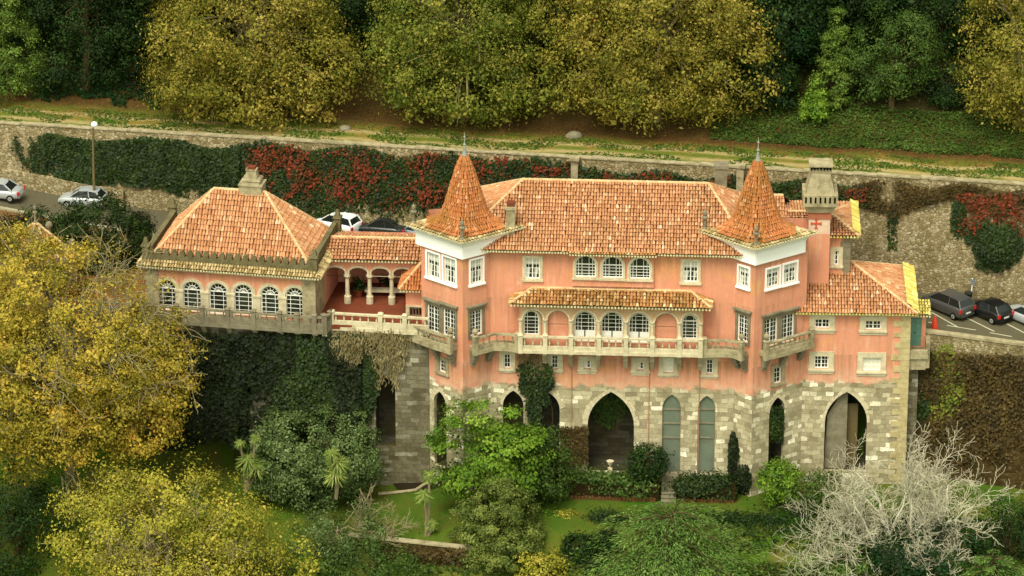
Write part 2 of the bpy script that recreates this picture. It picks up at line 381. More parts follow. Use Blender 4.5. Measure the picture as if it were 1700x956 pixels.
def crown_points(seed, lobes, ncl, per, sig, rmin=.45, flat=.75, zcut=None):
    """lobes: (cx,cy,cz,rx,ry,rz); returns leaf positions, outward directions, a random number per clump, clump centres"""
    rg = np.random.default_rng(seed); lb = np.array(lobes, float)
    wgt = lb[:, 3]*lb[:, 4]+lb[:, 3]*lb[:, 5]; wgt /= wgt.sum()
    k = rg.choice(len(lb), ncl, p=wgt); d = rg.normal(size=(ncl, 3)); d /= np.linalg.norm(d, axis=1, keepdims=True)
    # two-octave lumps so the outline is uneven
    ph = rg.random(6)*6.28
    lump = 1+.13*np.sin(3.1*d[:, 0]+ph[0]+4*d[:, 2])*np.sin(3.7*d[:, 1]+ph[1])+.09*np.sin(7*d[:, 2]+ph[2]+5*d[:, 0])*np.sin(6*d[:, 1]+ph[3])
    r_ = (rmin+(1-rmin)*rg.random(ncl)**.45)*lump
    cc = lb[k, :3]+d*lb[k, 3:6]*r_[:, None]
    if zcut is not None: cc[:, 2] = np.maximum(cc[:, 2], zcut+rg.random(ncl)*.8)
    cr = np.clip(rg.random(ncl)*.9+.05+.12*np.sin(d[:, 0]*4+ph[4]), 0, 1)
    idx = np.repeat(np.arange(ncl), per)
    sg = sig*(.7+.6*rg.random(ncl))[idx][:, None]
    p = cc[idx]+rg.normal(size=(ncl*per, 3))*sg*np.array([1, 1, flat])
    o = (p-lb[k[idx], :3])/lb[k[idx], 3:6]; o /= np.linalg.norm(o, axis=1, keepdims=True)+1e-9
    # leaves inside a clump face away from the clump's own centre as well
    q = p-cc[idx]; q /= np.linalg.norm(q, axis=1, keepdims=True)+1e-9
    return p, o*.7+q*.6, cr[idx], cc
def limbs(mb, base, top, r0, targets, rg, r1=.05, wob=.5, n=5):
    base = Vector(base); top = Vector(top)
    mid = (base+top)/2+Vector((rg.uniform(-.2, .2), rg.uniform(-.2, .2), 0))
    mb.tube([base, base.lerp(mid, .5), mid, top], [r0*1.25, r0, r0*.85, r0*.6], 8)
    for tg in targets:
        tg = Vector(tg); st = mid.lerp(top, rg.uniform(0, 1)); P = [st]
        for i in range(1, 5):
            f = i/4; q = st.lerp(tg, f); q.z += math.sin(f*math.pi)*(tg-st).length*.12
            q += Vector((rg.gauss(0, 1), rg.gauss(0, 1), rg.gauss(0, 1)))*wob*(1 if i < 4 else 0)*.4; P.append(q)
        rr = r0*.35
        mb.tube(P, [rr, rr*.8, rr*.55, rr*.35+.01, r1*.6], n)
def tree(name, label, cat, base, lobes, leafm, barkm, ncl, per, sig, size, seed, trunk_r=.3, nlimb=14, group=None, up=.5, jit=.8, aspect=.62, rmin=.45, zcut=None, flat=.75, tdir=None, tj=.5, limb_out=.8, r1=.05):
    """base: world point; lobes relative to base"""
    root = empty(name, base, label, cat, group); root['_local'] = True; root['_top'] = float(lobes[0][2])
    if size > .19: per = int(per*1.7); size *= .74
    p, o, cr, cc = crown_points(seed, lobes, ncl, per, sig, rmin, flat, zcut)
    r2 = np.random.default_rng(seed+5); per_cl = np.repeat(np.exp(r2.normal(0, .22, ncl)), per); thin = np.repeat(np.clip(r2.normal(.9, .25, ncl), .3, 1), per); keep = r2.random(len(p)) < thin
    p, o, cr, per_cl = p[keep], o[keep], cr[keep], per_cl[keep]; size = size*np.clip(per_cl, .7, 1.35)*np.exp(r2.normal(0, .16, len(p)))
    leaves('crown', leafm, p, o, size, seed+1, up, jit, aspect, cr, tdir, tj, parent=root)
    rg = random.Random(seed); mb = MB(); top = Vector((lobes[0][0], lobes[0][1], lobes[0][2]))
    tg = [top.lerp(Vector(cc[rg.randrange(len(cc))]), limb_out+.2*rg.random()) for _ in range(nlimb)]
    limbs(mb, (0, 0, -.3), top, trunk_r, tg, rg, r1)
    t = mb.build('trunk', barkm); t.parent = root
    return root
def shrub(name, label, cat, px, py, y, rx, ry, rz, leafm, ncl, per, sig, size, seed, group=None, low=.75, lobes=None, **kw):
    """bush whose crown centre is seen at px,py and stands at depth y"""
    ctr = onY(px, py, y); base = Vector((ctr.x, ctr.y, ctr.z-rz*low-.1))
    lb = lobes or [(0, 0, rz*low, rx, ry, rz)]
    return tree(name, label, cat, base, lb, leafm, kw.pop('bark', M['bark']), ncl, per, sig, size, seed, kw.pop('trunk_r', .12), kw.pop('nlimb', 8), group, **kw)

# ------------------------------------------------------------------ terrain and setting
def yw(x): return 27.5-.178*(x+45)             # face of the big retaining wall
def zt(x): return 17.3+.0285*(x+45)            # its top
def zr(x): return 12.5-.1*(x+45) if x < -31 else 11.1-.0175*(x+31)   # the road at its foot
def yT(x):                                       # where the platform under the house ends
    if x < -14: return 3.2+(-14-x)*.12
    if x < 30: return 5.0
    return 4.6-.25*(x-31)
def garden(x, y):
    z = -1.0 - .9*min(1, max(0, (-2-x)/10))
    if y < -8: z -= (-8-y)*.55 if y > -60 else 52*.55
    return z+.12*mnoise.noise(Vector((x*.15, y*.15, 0)))
def hz(x, y):
    d = y-yw(x)
    if d > .55:
        z = zt(x)-.25+.02*d
        e = d-(5+max(0, (x+20)*.045))
        if e > 0: z += .3*e if e < 30 else 9+.42*(e-30)
        return z+.25*mnoise.noise(Vector((x*.2, y*.2, 3)))*min(1, d/4)
    if d > -6.2 or (x > 29 and y > yT(x)): return zr(x)-.02
    if y > yT(x):
        f = min(1, max(0, (-6.2-d)/4)); return zr(x)*(1-f)+f*(9.2 if x > -14.5 else (11.25 if x > -60 else 11))
    return garden(x, y)
def terrain():
    xs = sorted(set([-700, -400, -250, -160]+list(np.arange(-110, 110, 1.1))+[160, 250, 400, 700]))
    ys = sorted(set([-330, -260, -200, -150, -110, -80]+list(np.arange(-60, -14, 2))+list(np.arange(-14, 48, .55))+list(np.arange(50, 110, 4))+[140, 200, 300, 500, 800]))
    mb = MB(); nx = len(xs)
    for y in ys:
        for x in xs:
            xx = max(-75, min(75, x)); mb.add((x, y, hz(xx, y)), (x, y))
    for j in range(len(ys)-1):
        for i in range(nx-1): a = j*nx+i; mb.f.append([a, a+1, a+nx+1, a+nx])
    t = NT('earth_and_grass'); P = t.pos(); x, y, z = t.sep(P)
    n1 = t.noise(.25, 5, dist=.5); n2 = t.noise(2.2, 5, rough=.7); n3 = t.noise(9, 3)
    lawn = t.mix(n2, c(50, 80, 16), c(80, 102, 28))
    lawn = t.mix(t.step(n1, .42, .66), lawn, c(94, 90, 36))
    lawn = t.mix(t.step(t.noise(.13, 3), .55, .66), lawn, c(56, 94, 16))
    # upper strip: distance from the retaining wall
    d = t.math('SUBTRACT', y, t.math('SUBTRACT', 27.5-.178*45, t.math('MULTIPLY', x, .178)))
    dn = t.math('ADD', d, t.math('MULTIPLY', t.math('SUBTRACT', t.noise(.22, 3), .5), 1.2))
    grass = t.mix(n2, c(66, 84, 24), c(112, 116, 42))
    grass = t.mix(t.step(t.noise(.3, 4, dist=.8), .5, .64), grass, c(124, 106, 48))
    grass = t.mix(t.step(t.noise(.21, 3), .6, .68), grass, c(64, 104, 26))
    track = t.mix(n2, c(136, 118, 74), c(178, 160, 108))
    def band(a, b, s): return t.math('MULTIPLY', t.step(dn, a-s, a+s), t.step(dn, b+s, b-s))
    tr = t.math('ADD', band(1.5, 2.2, .25), band(3.1, 3.7, .25), True)
    tr = t.math('MULTIPLY', tr, t.step(t.noise(.3, 4), .26, .42))
    up = t.mix(tr, grass, track)
    litter = t.mix(n2, c(52, 48, 20), c(92, 68, 34))
    up = t.mix(t.step(dn, 4.3, 5.6), up, litter)
    up = t.mix(t.step(dn, 9, 12), up, t.mix(n2, c(34, 36, 12), c(52, 44, 18)))
    k = t.step(d, .2, .4); col = t.mix(k, lawn, up)
    mid = t.math('MULTIPLY', t.step(z, 7, 8), t.step(d, .3, .1))
    col = t.mix(mid, col, t.mix(n2, c(88, 66, 36), c(122, 88, 52)))
    t.bump(t.math('ADD', n2, n3), .7, .12)
    tag(mb.build('ground', t.done(col, .95, .1), smooth=True), kind='structure')
terrain()

# ---- road, kerb and parking bays
def road():
    mb = MB(); kb = MB(); N = 60
    X = [-80+160*i/N for i in range(N+1)]
    def edge(x): return yw(x)-5.6 if x < 26 else max(yT(x)+.3, yw(x)-5.6-(x-26)*1.2)
    for i in range(N):
        a, b = X[i], X[i+1]
        mb.face([(a, edge(a), zr(a)), (b, edge(b), zr(b)), (b, yw(b)-.05, zr(b)), (a, yw(a)-.05, zr(a))])
    t = NT('asphalt'); n1 = t.noise(.4, 4); n2 = t.noise(12, 3)
    col = t.mix(n1, c(66, 62, 46), c(92, 86, 64)); col = t.mix(t.step(n2, .4, .8), col, c(104, 98, 76))
    tag(mb.build('road', t.done(col, .9, .2)), kind='structure')
    for i in range(N):
        a, b = X[i], X[i+1]
        if b > 24: break
        for q0, q1, z0, z1 in ((-.35, .0, .14, .14), (-.35, -.35, .14, -.5), (0, 0, .14, -.2)):
            kb.face([(a, edge(a)+q0, zr(a)+z0), (b, edge(b)+q0, zr(b)+z0), (b, edge(b)+q1, zr(b)+z1), (a, edge(a)+q1, zr(a)+z1)])
    tag(kb.build('kerb', plain('pale_kerb_stone', c(170, 164, 132), .9, .1, var=.2)), kind='structure')
    ln = MB()
    for (xa, ya, xb, yb, wd) in ((1545, 518, 1591, 543, .13), (1605, 527, 1651, 549, .13), (1672, 536, 1712, 556, .13), (1572, 540, 1620, 547, .12), (1643, 551, 1680, 557, .12), (1541, 535, 1550, 536.5, .12)):
        A = onZ(xa, ya, zr(33)); B = onZ(xb, yb, zr(33)); A.z = zr(A.x)+.006; B.z = zr(B.x)+.006; dd = (B-A); s = Vector((-dd.y, dd.x, 0)).normalized()*wd/2
        ln.face([A-s, B-s, B+s, A+s])
    tag(ln.build('road_markings', plain('worn_white_line_paint', c(196, 190, 162), .8, .2, var=.2, scale=4)), kind='structure')
road()

# ---- the tall retaining wall above the road
WALLF = fr2((-80, yw(-80)), (80, yw(80)))
def wall_u(x): return (x+80)/160*WALLF.L
def retaining():
    root = empty('retaining_wall', (0, yw(0), zr(0)), 'long old rubble retaining wall with pale coping above the road, partly under creepers', 'wall')
    mb = MB(); N = 40
    for i in range(N):
        a, b = -80+160*i/N, -80+160*(i+1)/N; ua, ub = wall_u(a), wall_u(b)
        q = [(ua, zr(a)-.6), (ub, zr(b)-.6), (ub, zt(b)), (ua, zt(a))]
        mb.face([WALLF.p(u, z, 0.35 if k < 2 else 0) for k, (u, z) in enumerate(q)], q)
        mb.face([WALLF.p(ua, zt(a)), WALLF.p(ub, zt(b)), WALLF.p(ub, zt(b), -.6), WALLF.p(ua, zt(a), -.6)])
        mb.face([WALLF.p(ua, zt(a), -.6), WALLF.p(ub, zt(b), -.6), WALLF.p(ub, zt(b)-1.2, -.6), WALLF.p(ua, zt(a)-1.2, -.6)])
    mb.build('masonry', M['rubble'], root)
    cp = MB(); rg = random.Random(4); u = 0
    while u < WALLF.L-2:
        l = rg.uniform(1.1, 2.0); x = -80+160*(u+l/2)/WALLF.L
        cp.box(u, u+l-.015, -.5, .07, zt(x)+.002, zt(x)+rg.uniform(.07, .14), WALLF); u += l
    cp.build('coping', M['lichen'], root)
    lg = MB(); u = wall_u(-80)
    for (a, b, h, wd) in ((-80, -33, 1.3, .5), (-29, -24, 1.2, .35)):
        n = 12
        for i in range(n):
            xa, xb = a+(b-a)*i/n, a+(b-a)*(i+1)/n
            ua, ub = wall_u(xa), wall_u(xb)
            P = [(ua, .35, zr(xa)-.3), (ub, .35, zr(xb)-.3), (ub, .35+wd, zr(xb)-.3), (ua, .35+wd, zr(xa)-.3)]
            T = [(ua, .2, zr(xa)+h), (ub, .2, zr(xb)+h), (ub, .25+wd, zr(xb)+h), (ua, .25+wd, zr(xa)+h)]
            bb = [WALLF.p(p[0], p[2], p[1]) for p in P]; tt = [WALLF.p(p[0], p[2], p[1]) for p in T]
            lg.face(tt); lg.face([bb[3], bb[2], tt[2], tt[3]])
            if i in (0,): lg.face([bb[0], bb[3], tt[3], tt[0]])
            if i == n-1: lg.face([bb[2], bb[1], tt[1], tt[2]])
    lg.build('footing_ledge', M['rubble'], root)
    for px_, y0, y1 in ((954, 268, 296), (1229, 280, 318)):
        u_, z1 = WALLF.px(px_, y0, .4); mb = MB(); mb.box(u_-.28, u_+.28, .03, .5, z1-4.5, z1+.1, WALLF); mb.box(u_-.4, u_+.4, .0, .62, z1+.1, z1+.35, WALLF)
        mb.build('pilaster', M['lichen'], root)
retaining()

def wall_ivy(name, label, fr, n, pt_fn, mat, size, seed, w0=.05, w1=.4, cat='climbing plant', group=None, up=.7, tj=.6, hang=1.0, stems=None, aspect=.75):
    """pt_fn(rng) -> (u, z, lift) or None: scatter hanging leaves over an upright face"""
    rg = random.Random(seed); P = []; K = []
    tries = 0
    while len(P) < n and tries < n*30:
        tries += 1; r_ = pt_fn(rg)
        if r_ is None: continue
        u, z = r_[:2]; lift = r_[2] if len(r_) > 2 else 1
        nz = mnoise.noise(Vector((u*.55, z*.4, seed*.7)))
        P.append(fr.p(u, z, w0+(w1-w0)*lift*max(.05, .5+.6*nz+.35*rg.random()-.1))); K.append(min(1, max(0, .5+.6*mnoise.noise(Vector((u*.9, z*.6, 5+seed)))+rg.uniform(-.15, .15))))
    ctr = sum(P, Vector())/len(P)
    low = min(q.z for q in P)
    root = empty(name, (ctr.x, ctr.y, low), label, cat, group)
    N_ = np.array(fr.N)
    o = leaves('foliage', mat, np.array(P), N_[None, :], size, seed, up, .7, aspect, K, tdir=(0, 0, -hang), tj=tj)
    adopt(o, root)
    rr = random.Random(seed+7)
    for i in range(stems or 4):
        mb = MB()
        q = P[rr.randrange(len(P))]; pts = [q]; zz = q.z
        for k in range(4):
            pts.append(pts[-1]+Vector((rr.uniform(-.3, .3), 0, -max(.2, (q.z-low)/4.2))))
        d0 = fr.N*.03
        mb.tube([fr.p((p_-fr.o).dot(fr.U), p_.z, w0*.6+.03) for p_ in pts], .03, 4)
        adopt(mb.build('stem', M['bark']), root)
    return root
def fbm(u, z, s): return mnoise.noise(Vector((u*s, z*s, 1.7)))+.5*mnoise.noise(Vector((u*s*2.3, z*s*2.3, 9.1)))
def region_px(fr, x0, x1, ytop, ybot):
    """scatter inside a photo-measured region of a wall; ytop/ybot are functions of x"""
    def f(rg):
        x = rg.uniform(x0, x1); a, b = ytop(x), ybot(x)
        t = rg.random(); y = a+(b-a)*t
        u, z = fr.px(x, y); e = fbm(u, z, .35)
        if t > .72 and rg.random() < (t-.72)/.28*(.75-.9*e): return None
        if t < .12 and rg.random() < (.12-t)/.12*(.6-.8*e): return None
        return u, z
    return f
lin = lambda xa, ya, xb, yb: (lambda x: ya+(yb-ya)*(x-xa)/(xb-xa))
wt = lambda x: 212+x*.0545+8*math.sin(x*.011)*0
wall_ivy('green_ivy', 'dark green ivy blanket on the retaining wall behind the lamp post', WALLF, 13000,
         region_px(WALLF, 75, 400, lambda x: wt(x)+5-6*math.sin(x*.03), lambda x: 296+10*math.sin(x*.02)+(x-75)*.13), L['ivy'], .3, 11, w1=.7)
def blob_px(fr, cx, cy, rx, ry):
    def f(rg):
        a = rg.random()*6.283; r_ = math.sqrt(rg.random()); u, z = fr.px(cx+rx*r_*math.cos(a), cy+ry*r_*math.sin(a))
        if rg.random() < r_*r_*(.75-1.1*fbm(u, z, .5)): return None
        return u, z, 1.1-r_
    return f
def strands(fr, segs, spread):
    def f(rg):
        x0, y0, x1, y1 = segs[rg.randrange(len(segs))]; t = rg.random()**.8
        u, z = fr.px(x0+(x1-x0)*t+rg.gauss(0, spread)*(1.1-.5*t), y0+(y1-y0)*t+rg.gauss(0, 3)); return u, z, 1.1-.6*t
    return f
def creep(x0, x1, ytop, ybot, p=None):
    base = region_px(WALLF, x0, x1, ytop, ybot)
    def f(rg):
        r_ = base(rg)
        if r_ is None: return None
        if p and rg.random() > p(*r_): return None
        return r_
    return f
redmask = lambda s, k: (lambda u, z: 1 if .7*mnoise.noise(Vector((u*.8, z*.4, s)))+1.1*mnoise.noise(Vector((u*3.4, z*1.5, s))) > k else .14)
grnmask = lambda s, k: (lambda u, z: .5 if .7*mnoise.noise(Vector((u*.8, z*.4, s)))+1.1*mnoise.noise(Vector((u*3.4, z*1.5, s))) > k else 1)
wall_ivy('green_creeper', 'long green creeper on the retaining wall, mixed with red, above the parked cars', WALLF, 14500,
         creep(385, 960, lambda x: wt(x)+2+6*math.sin(x*.04), lambda x: 343+(x-400)*.06+7*math.sin(x*.05), grnmask(3, .18)), L['ivy'], .28, 12, w1=.5)
wall_ivy('red_creeper', 'rust red creeper hanging down the retaining wall between pavilion and left tower', WALLF, 7000,
         creep(410, 960, lambda x: wt(x)+3+6*math.sin(x*.05), lambda x: 330+(x-400)*.06+7*math.sin(x*.06), redmask(3, .18)), L['red'], .24, 13, w1=.6)
wall_ivy('green_creeper', 'green creeper along the wall top behind the main roof ridge', WALLF, 6500,
         creep(960, 1440, lambda x: wt(x)+13+5*math.sin(x*.05), lambda x: 350+10*math.sin(x*.03), grnmask(8, .12)), L['ivy'], .28, 14, w1=.5)
wall_ivy('red_creeper', 'thin red creeper along the wall top right above the main roof', WALLF, 3800,
         creep(960, 1440, lambda x: wt(x)+16+6*math.sin(x*.05), lambda x: 326+8*math.sin(x*.04), redmask(8, .12)), L['red'], .26, 15, w1=.55)
wall_ivy('hanging_creeper', 'brown green creeper fringe on the bare retaining wall right of the big chimney', WALLF, 4200,
         creep(1420, 1720, lambda x: wt(x)+8+5*math.sin(x*.05), lambda x: 345+14*math.sin(x*.035), lambda u, z: .35+.8*mnoise.noise(Vector((u*.5, z*.3, 2)))), L['brown'], .26, 16, w1=.45)
wall_ivy('red_creeper', 'bright red creeper at the far right of the retaining wall', WALLF, 1500,
         creep(1590, 1720, lambda x: 318, lambda x: 385+.12*(x-1590), redmask(5, .12)), L['red'], .26, 17, w1=.6)
for k, (x0, x1, ya, yb, nn_, lab) in enumerate(((1475, 1490, 350, 415, 160, 'narrow green creeper strand hanging beside the big chimney wall'), (1580, 1605, 330, 395, 260, 'narrow green creeper strand left of the red creeper'))):
    wall_ivy('hanging_creeper', lab, WALLF, nn_, region_px(WALLF, x0, x1, lambda x, a=ya: a, lambda x, b=yb: b), L['ivy'], .28, 18+k, w1=.4)
# a branching climber on the bare wall at the left
def climber():
    P = []; K = []; rg = random.Random(3); mb = MB()
    for pts in (((78, 300), (70, 285), (45, 268), (30, 250), (27, 226)), ((62, 279), (58, 262), (56, 242)), ((74, 292), (72, 262), (70, 238), (68, 230)), ((58, 277), (66, 258), (52, 225))):
        W = [WALLF.p(*WALLF.px(x, y), .3) for x, y in pts]; mb.tube(W, .05, 4)
        for a, b in zip(W, W[1:]):
            for i in range(60): P.append(a.lerp(b, rg.random())+Vector((rg.gauss(0, .2), -.1*rg.random(), rg.gauss(0, .2)))); K.append(rg.random())
    root = empty('wall_climber', P[0], 'sparse branching green climber on the bare wall above the silver sedan', 'climbing plant')
    adopt(leaves('foliage', L['ivy'], np.array(P), np.array(WALLF.N)[None, :], .24, 5, .6, .7, .7, K), root); adopt(mb.build('stem', M['bark']), root)
climber()
# ------------------------------------------------------------------ building kit
def outline(kind, u0, u1, z0, z1, n=9):
    P = [(u0, z0), (u1, z0)]; uc = (u0+u1)/2; W = u1-u0
    if kind == 'rect': P += [(u1, z1), (u0, z1)]
    elif kind == 'arch':
        r_ = min(W/2, (z1-z0)*.6); zs = z1-r_
        P += [(uc+W/2*math.cos(a), zs+r_*math.sin(a)) for a in [math.pi*i/(2*n) for i in range(2*n+1)]]
    else:
        rise = min(W*.8, (z1-z0)*.6); zs = z1-rise; k = rise/(W*.866)
        P += [(u0+W*math.cos(a), zs+W*math.sin(a)*k) for a in [math.pi/3*i/n for i in range(n+1)]]
        P += [(u1-W*math.cos(a), zs+W*math.sin(a)*k) for a in [math.pi/3*(n-1-i)/n for i in range(n)]]
    return P
def inset(P, d):
    us = [p[0] for p in P]; zs = [p[1] for p in P]; uc = (min(us)+max(us))/2; zc = (min(zs)+max(zs))/2
    ku = 1-2*d/(max(us)-min(us)); kz = 1-2*d/(max(zs)-min(zs))
    return [(uc+(u-uc)*ku, zc+(z-zc)*kz) for u, z in P]
def span_at(P, z):
    xs = []
    for (u0, z0), (u1, z1) in zip(P, P[1:]+P[:1]):
        if (z0-z)*(z1-z) < 0: xs.append(u0+(u1-u0)*(z-z0)/(z1-z0))
    return (min(xs), max(xs)) if xs else None
def top_at(P, u):
    zs = []
    for (u0, z0), (u1, z1) in zip(P, P[1:]+P[:1]):
        if (u0-u)*(u1-u) < 0: zs.append(z0+(z1-z0)*(u-u0)/(u1-u0))
    return (min(zs), max(zs)) if zs else None
def pxbox(fr, xc, wpx, yt, yb, w=0.0):
    ym = (yt+yb)/2; u0 = fr.px(xc-wpx/2, ym, w)[0]; u1 = fr.px(xc+wpx/2, ym, w)[0]
    return u0, u1, fr.px(xc, yb, w)[1], fr.px(xc, yt, w)[1]
def window(parent, fr, holes, kind, box, cols=4, rows=4, sur=.2, w=0.0, deep=.15, name='window', fill='glass', panel_h=0, transom=None, fan=False, sill=True, curtain=False, label=None, hood=False, surm='trim', bar=.045, mull=True):
    bar *= .62
    u0, u1, z0, z1 = box; O = outline(kind, u0, u1, z0, z1)
    if holes is not None: holes.append(O)
    I = inset(O, .09); f = w-deep; mb = MB()
    mb.ring(fr, O, I, f-.04, f+.06)
    uc = (u0+u1)/2
    if fill == 'glass':
        zb = z0+panel_h
        for i in range(1, cols):
            u = u0+(u1-u0)*i/cols; t = top_at(I, u)
            if fan and t: t = (t[0], min(t[1], transom))
            h = .045 if (i*2 == cols and mull) else bar/2
            if t: mb.box(u-h, u+h, f-.01, f+(.03 if h > .04 else .012), max(t[0], zb), t[1], fr)
        for j in range(1, rows):
            z = zb+((transom or z1)-zb)*j/rows; s_ = span_at(I, z)
            if s_: mb.box(s_[0], s_[1], f-.01, f+.01, z-bar/2, z+bar/2, fr)
        if transom:
            s_ = span_at(I, transom); mb.box(s_[0], s_[1], f-.01, f+.03, transom-.04, transom+.04, fr)
            if fan:
                r_ = z1-transom
                for a in (30, 60, 90, 120, 150):
                    a = math.radians(a); A = fr.p(uc, transom, f+.02); B = fr.p(uc+math.cos(a)*(u1-u0)*.45, transom+math.sin(a)*r_*.93, f+.02); mb.tube([A, B], .02, 4)
                mb.tube([fr.p(uc+math.cos(a)*(u1-u0)*.22, transom+math.sin(a)*r_*.47, f+.02) for a in [math.pi*i/8 for i in range(9)]], .025, 4)
        if panel_h: mb.box(u0+.09, u1-.09, f-.02, f+.03, z0+.05, zb, fr)
    wo = mb.build(name, M['white'], parent)
    if label: wo['label'] = label
    pb = MB(); pb.face([fr.p(u, z, f) for u, z in I]); pb.build('pane' if fill == 'glass' else 'panel', M[fill], wo)
    if fill in ('shutter', 'greenglass'):
        xb = MB()
        for j in range(1, rows): z = z0+(z1-z0)*j/rows; s_ = span_at(I, z); xb.box(s_[0], s_[1], f, f+.03, z-.03, z+.03, fr)
        for i in range(1, cols):
            u = u0+(u1-u0)*i/cols; t = top_at(I, u); xb.box(u-.025, u+.025, f, f+.03, t[0], t[1], fr)
        xb.build('glazing_bar', M['trim'] if fill == 'greenglass' else M['white'], wo)
    if curtain:
        cb = MB(); rg = random.Random(int(u0*97+z0*13)); zm = z0+(z1-z0)*.52
        for a, b, top in ((u0+.08, u0+(u1-u0)*(.33+.1*rg.random()), zm), (u1-(u1-u0)*(.3+.12*rg.random()), u1-.08, zm)):
            cb.face([fr.p(a, z0+.1, f+.004), fr.p(a+(b-a)*.7 if a < uc-.2 else a+(b-a)*.3, z0+.1, f+.004), fr.p(b, top-.1, f+.004), fr.p(b, top, f+.004), fr.p(a, top, f+.004)])
        cb.face([fr.p(u0+.08, zm+.25, f+.004), fr.p(u1-.08, zm+.25, f+.004), fr.p(u1-.08, z1-.1, f+.004), fr.p(u0+.08, z1-.1, f+.004)])
        cb.build('curtain', M['curtain'], wo)
    if sur:
        sb = MB(); E_ = inset(O, -sur)
        if kind != 'rect': E_ = [(u, max(z, z0-.02)) for u, z in E_]
        sb.ring(fr, E_, O, w, w+.07); so_ = sb.build('surround', M[surm], wo)
        if sill:
            b2 = MB(); b2.box(u0-sur-.06, u1+sur+.06, w, w+.17, z0-.17, z0-.03, fr); b2.build('sill', M[surm], wo)
        if hood:
            b2 = MB(); b2.box(u0-sur-.12, u1+sur+.12, w, w+.3, z1+sur+.18, z1+sur+.3, fr); b2.box(u0-sur-.02, u1+sur+.02, w, w+.16, z1+sur, z1+sur+.18, fr); b2.build('hood', M['grey'], wo)
    return wo
def tiles(mb, pts, pitch=.25, row=.4, h=.075, seed=0, over=.0, pan=None):
    """barrel tiles over a flat roof polygon; the first edge is the eave"""
    rg = random.Random(seed); P = [Vector(p) for p in pts]
    U = (P[1]-P[0]).normalized(); Nn = Vector((0, 0, 0))
    for i in range(len(P)): Nn += P[i].cross(P[(i+1) % len(P)])
    Nn.normalize()
    if Nn.z < 0: Nn = -Nn
    V = Nn.cross(U).normalized(); O = P[0]
    q = [((p-O).dot(U), (p-O).dot(V)) for p in P]
    if pan is not None: pan.face([p-Nn*.01 for p in P])
    umin, umax = min(a for a, b in q), max(a for a, b in q); vmax = max(b for a, b in q)
    bm = bmesh.new(); nr = max(1, round(vmax/row)); rw = vmax/nr
    for j in range(nr):
        v0 = j*rw-(over if j == 0 else 0); v1 = (j+1)*rw+rw*.16
        lo = span_at(q, min(max(v0, .02), vmax*.98)); hi = span_at(q, min(v1, vmax*.98))
        a = min((lo or hi)[0], (hi or lo)[0]); b = max((lo or hi)[1], (hi or lo)[1])
        i0 = math.floor((a-umin)/pitch); i1 = math.ceil((b-umin)/pitch)
        for i in range(i0, i1):
            u = umin+(i+.5)*pitch+rg.gauss(0, .012); s0, s1 = .47*pitch, .40*pitch; l0 = .085+rg.gauss(0, .012); l1 = .012
            dv = rg.gauss(0, .014); tw = rg.gauss(0, .012); vs_ = []
            for (s_, v, l, t_) in ((s0, v0+dv, l0, 0), (s1, v1, l1, tw)):
                for k, (a_, b_) in enumerate(((-1, -.35), (-.72, .55), (0, 1), (.72, .55), (1, -.35))):
                    vs_.append(bm.verts.new((u+a_*s_+t_, v, l+b_*h)))
            for k in range(4): bm.faces.new((vs_[k], vs_[k+1], vs_[6+k], vs_[5+k]))
    for i in range(len(q)):
        a, b = q[i], q[(i+1) % len(q)]
        if i == 0: continue
        n2 = (b[1]-a[1], -(b[0]-a[0]), 0)
        c_ = (sum(t[0] for t in q)/len(q), sum(t[1] for t in q)/len(q))
        if n2[0]*(c_[0]-a[0])+n2[1]*(c_[1]-a[1]) > 0: n2 = (-n2[0], -n2[1], 0)
        bmesh.ops.bisect_plane(bm, geom=bm.verts[:]+bm.edges[:]+bm.faces[:], plane_co=(a[0], a[1], 0), plane_no=n2, clear_outer=True)
    bm.verts.index_update(); base = len(mb.v)
    for v in bm.verts:
        w_ = O+U*v.co.x+V*v.co.y+Nn*v.co.z; mb.add(w_)
    for f in bm.faces: mb.f.append([base+v.index for v in f.verts])
    bm.free()
def ridge(mb, a, b, r_=.13, seed=0):
    rg = random.Random(seed); a = Vector(a); b = Vector(b); n = max(1, int((b-a).length/.42)); d = (b-a)/n
    for i in range(n):
        p = a+d*i+Vector((0, 0, .03)); mb.tube([p-d*.05, p+d*1.04], [r_*rg.uniform(1.02, 1.15), r_*.92], 7)
def eave_row(mb, a, b, pitch=.25, r_=.075, drop=.1):
    """the scalloped row of tile ends along an eave"""
    a = Vector(a); b = Vector(b); n = int((b-a).length/pitch); d = (b-a)/n; U = d.normalized(); N_ = Vector((U.y, -U.x, 0))
    for i in range(n):
        p = a+d*(i+.5)-Vector((0, 0, drop)); mb.tube([p-N_*.25, p+N_*.1], r_, 6)
def roof(parent, polys, tm='tile', ridges=(), eaves=(), name='roof', seed=0, pitch=.22, row=.37, ridge_r=.12):
    pan = MB(); tb = MB()
    for i, p in enumerate(polys): tiles(tb, p, pitch, row, seed=seed+i, over=.08, pan=pan)
    ro = tb.build(name, M[tm], parent)
    pan.build('roof_deck', M['underroof'], ro)
    if ridges:
        rb = MB()
        for i, (a, b) in enumerate(ridges): ridge(rb, a, b, ridge_r, seed+i)
        rb.build('ridge_tiles', M['mortar'], ro)
    if eaves:
        eb = MB()
        for a, b in eaves: eave_row(eb, a, b, pitch)
        eb.build('eave_tiles', M['eave'], ro)
    return ro
def baluster_prof(h): return [(.07, 0), (.07, .06), (.04, .1), (.075, .3*h), (.035, .72*h), (.06, h-.05), (.06, h)]
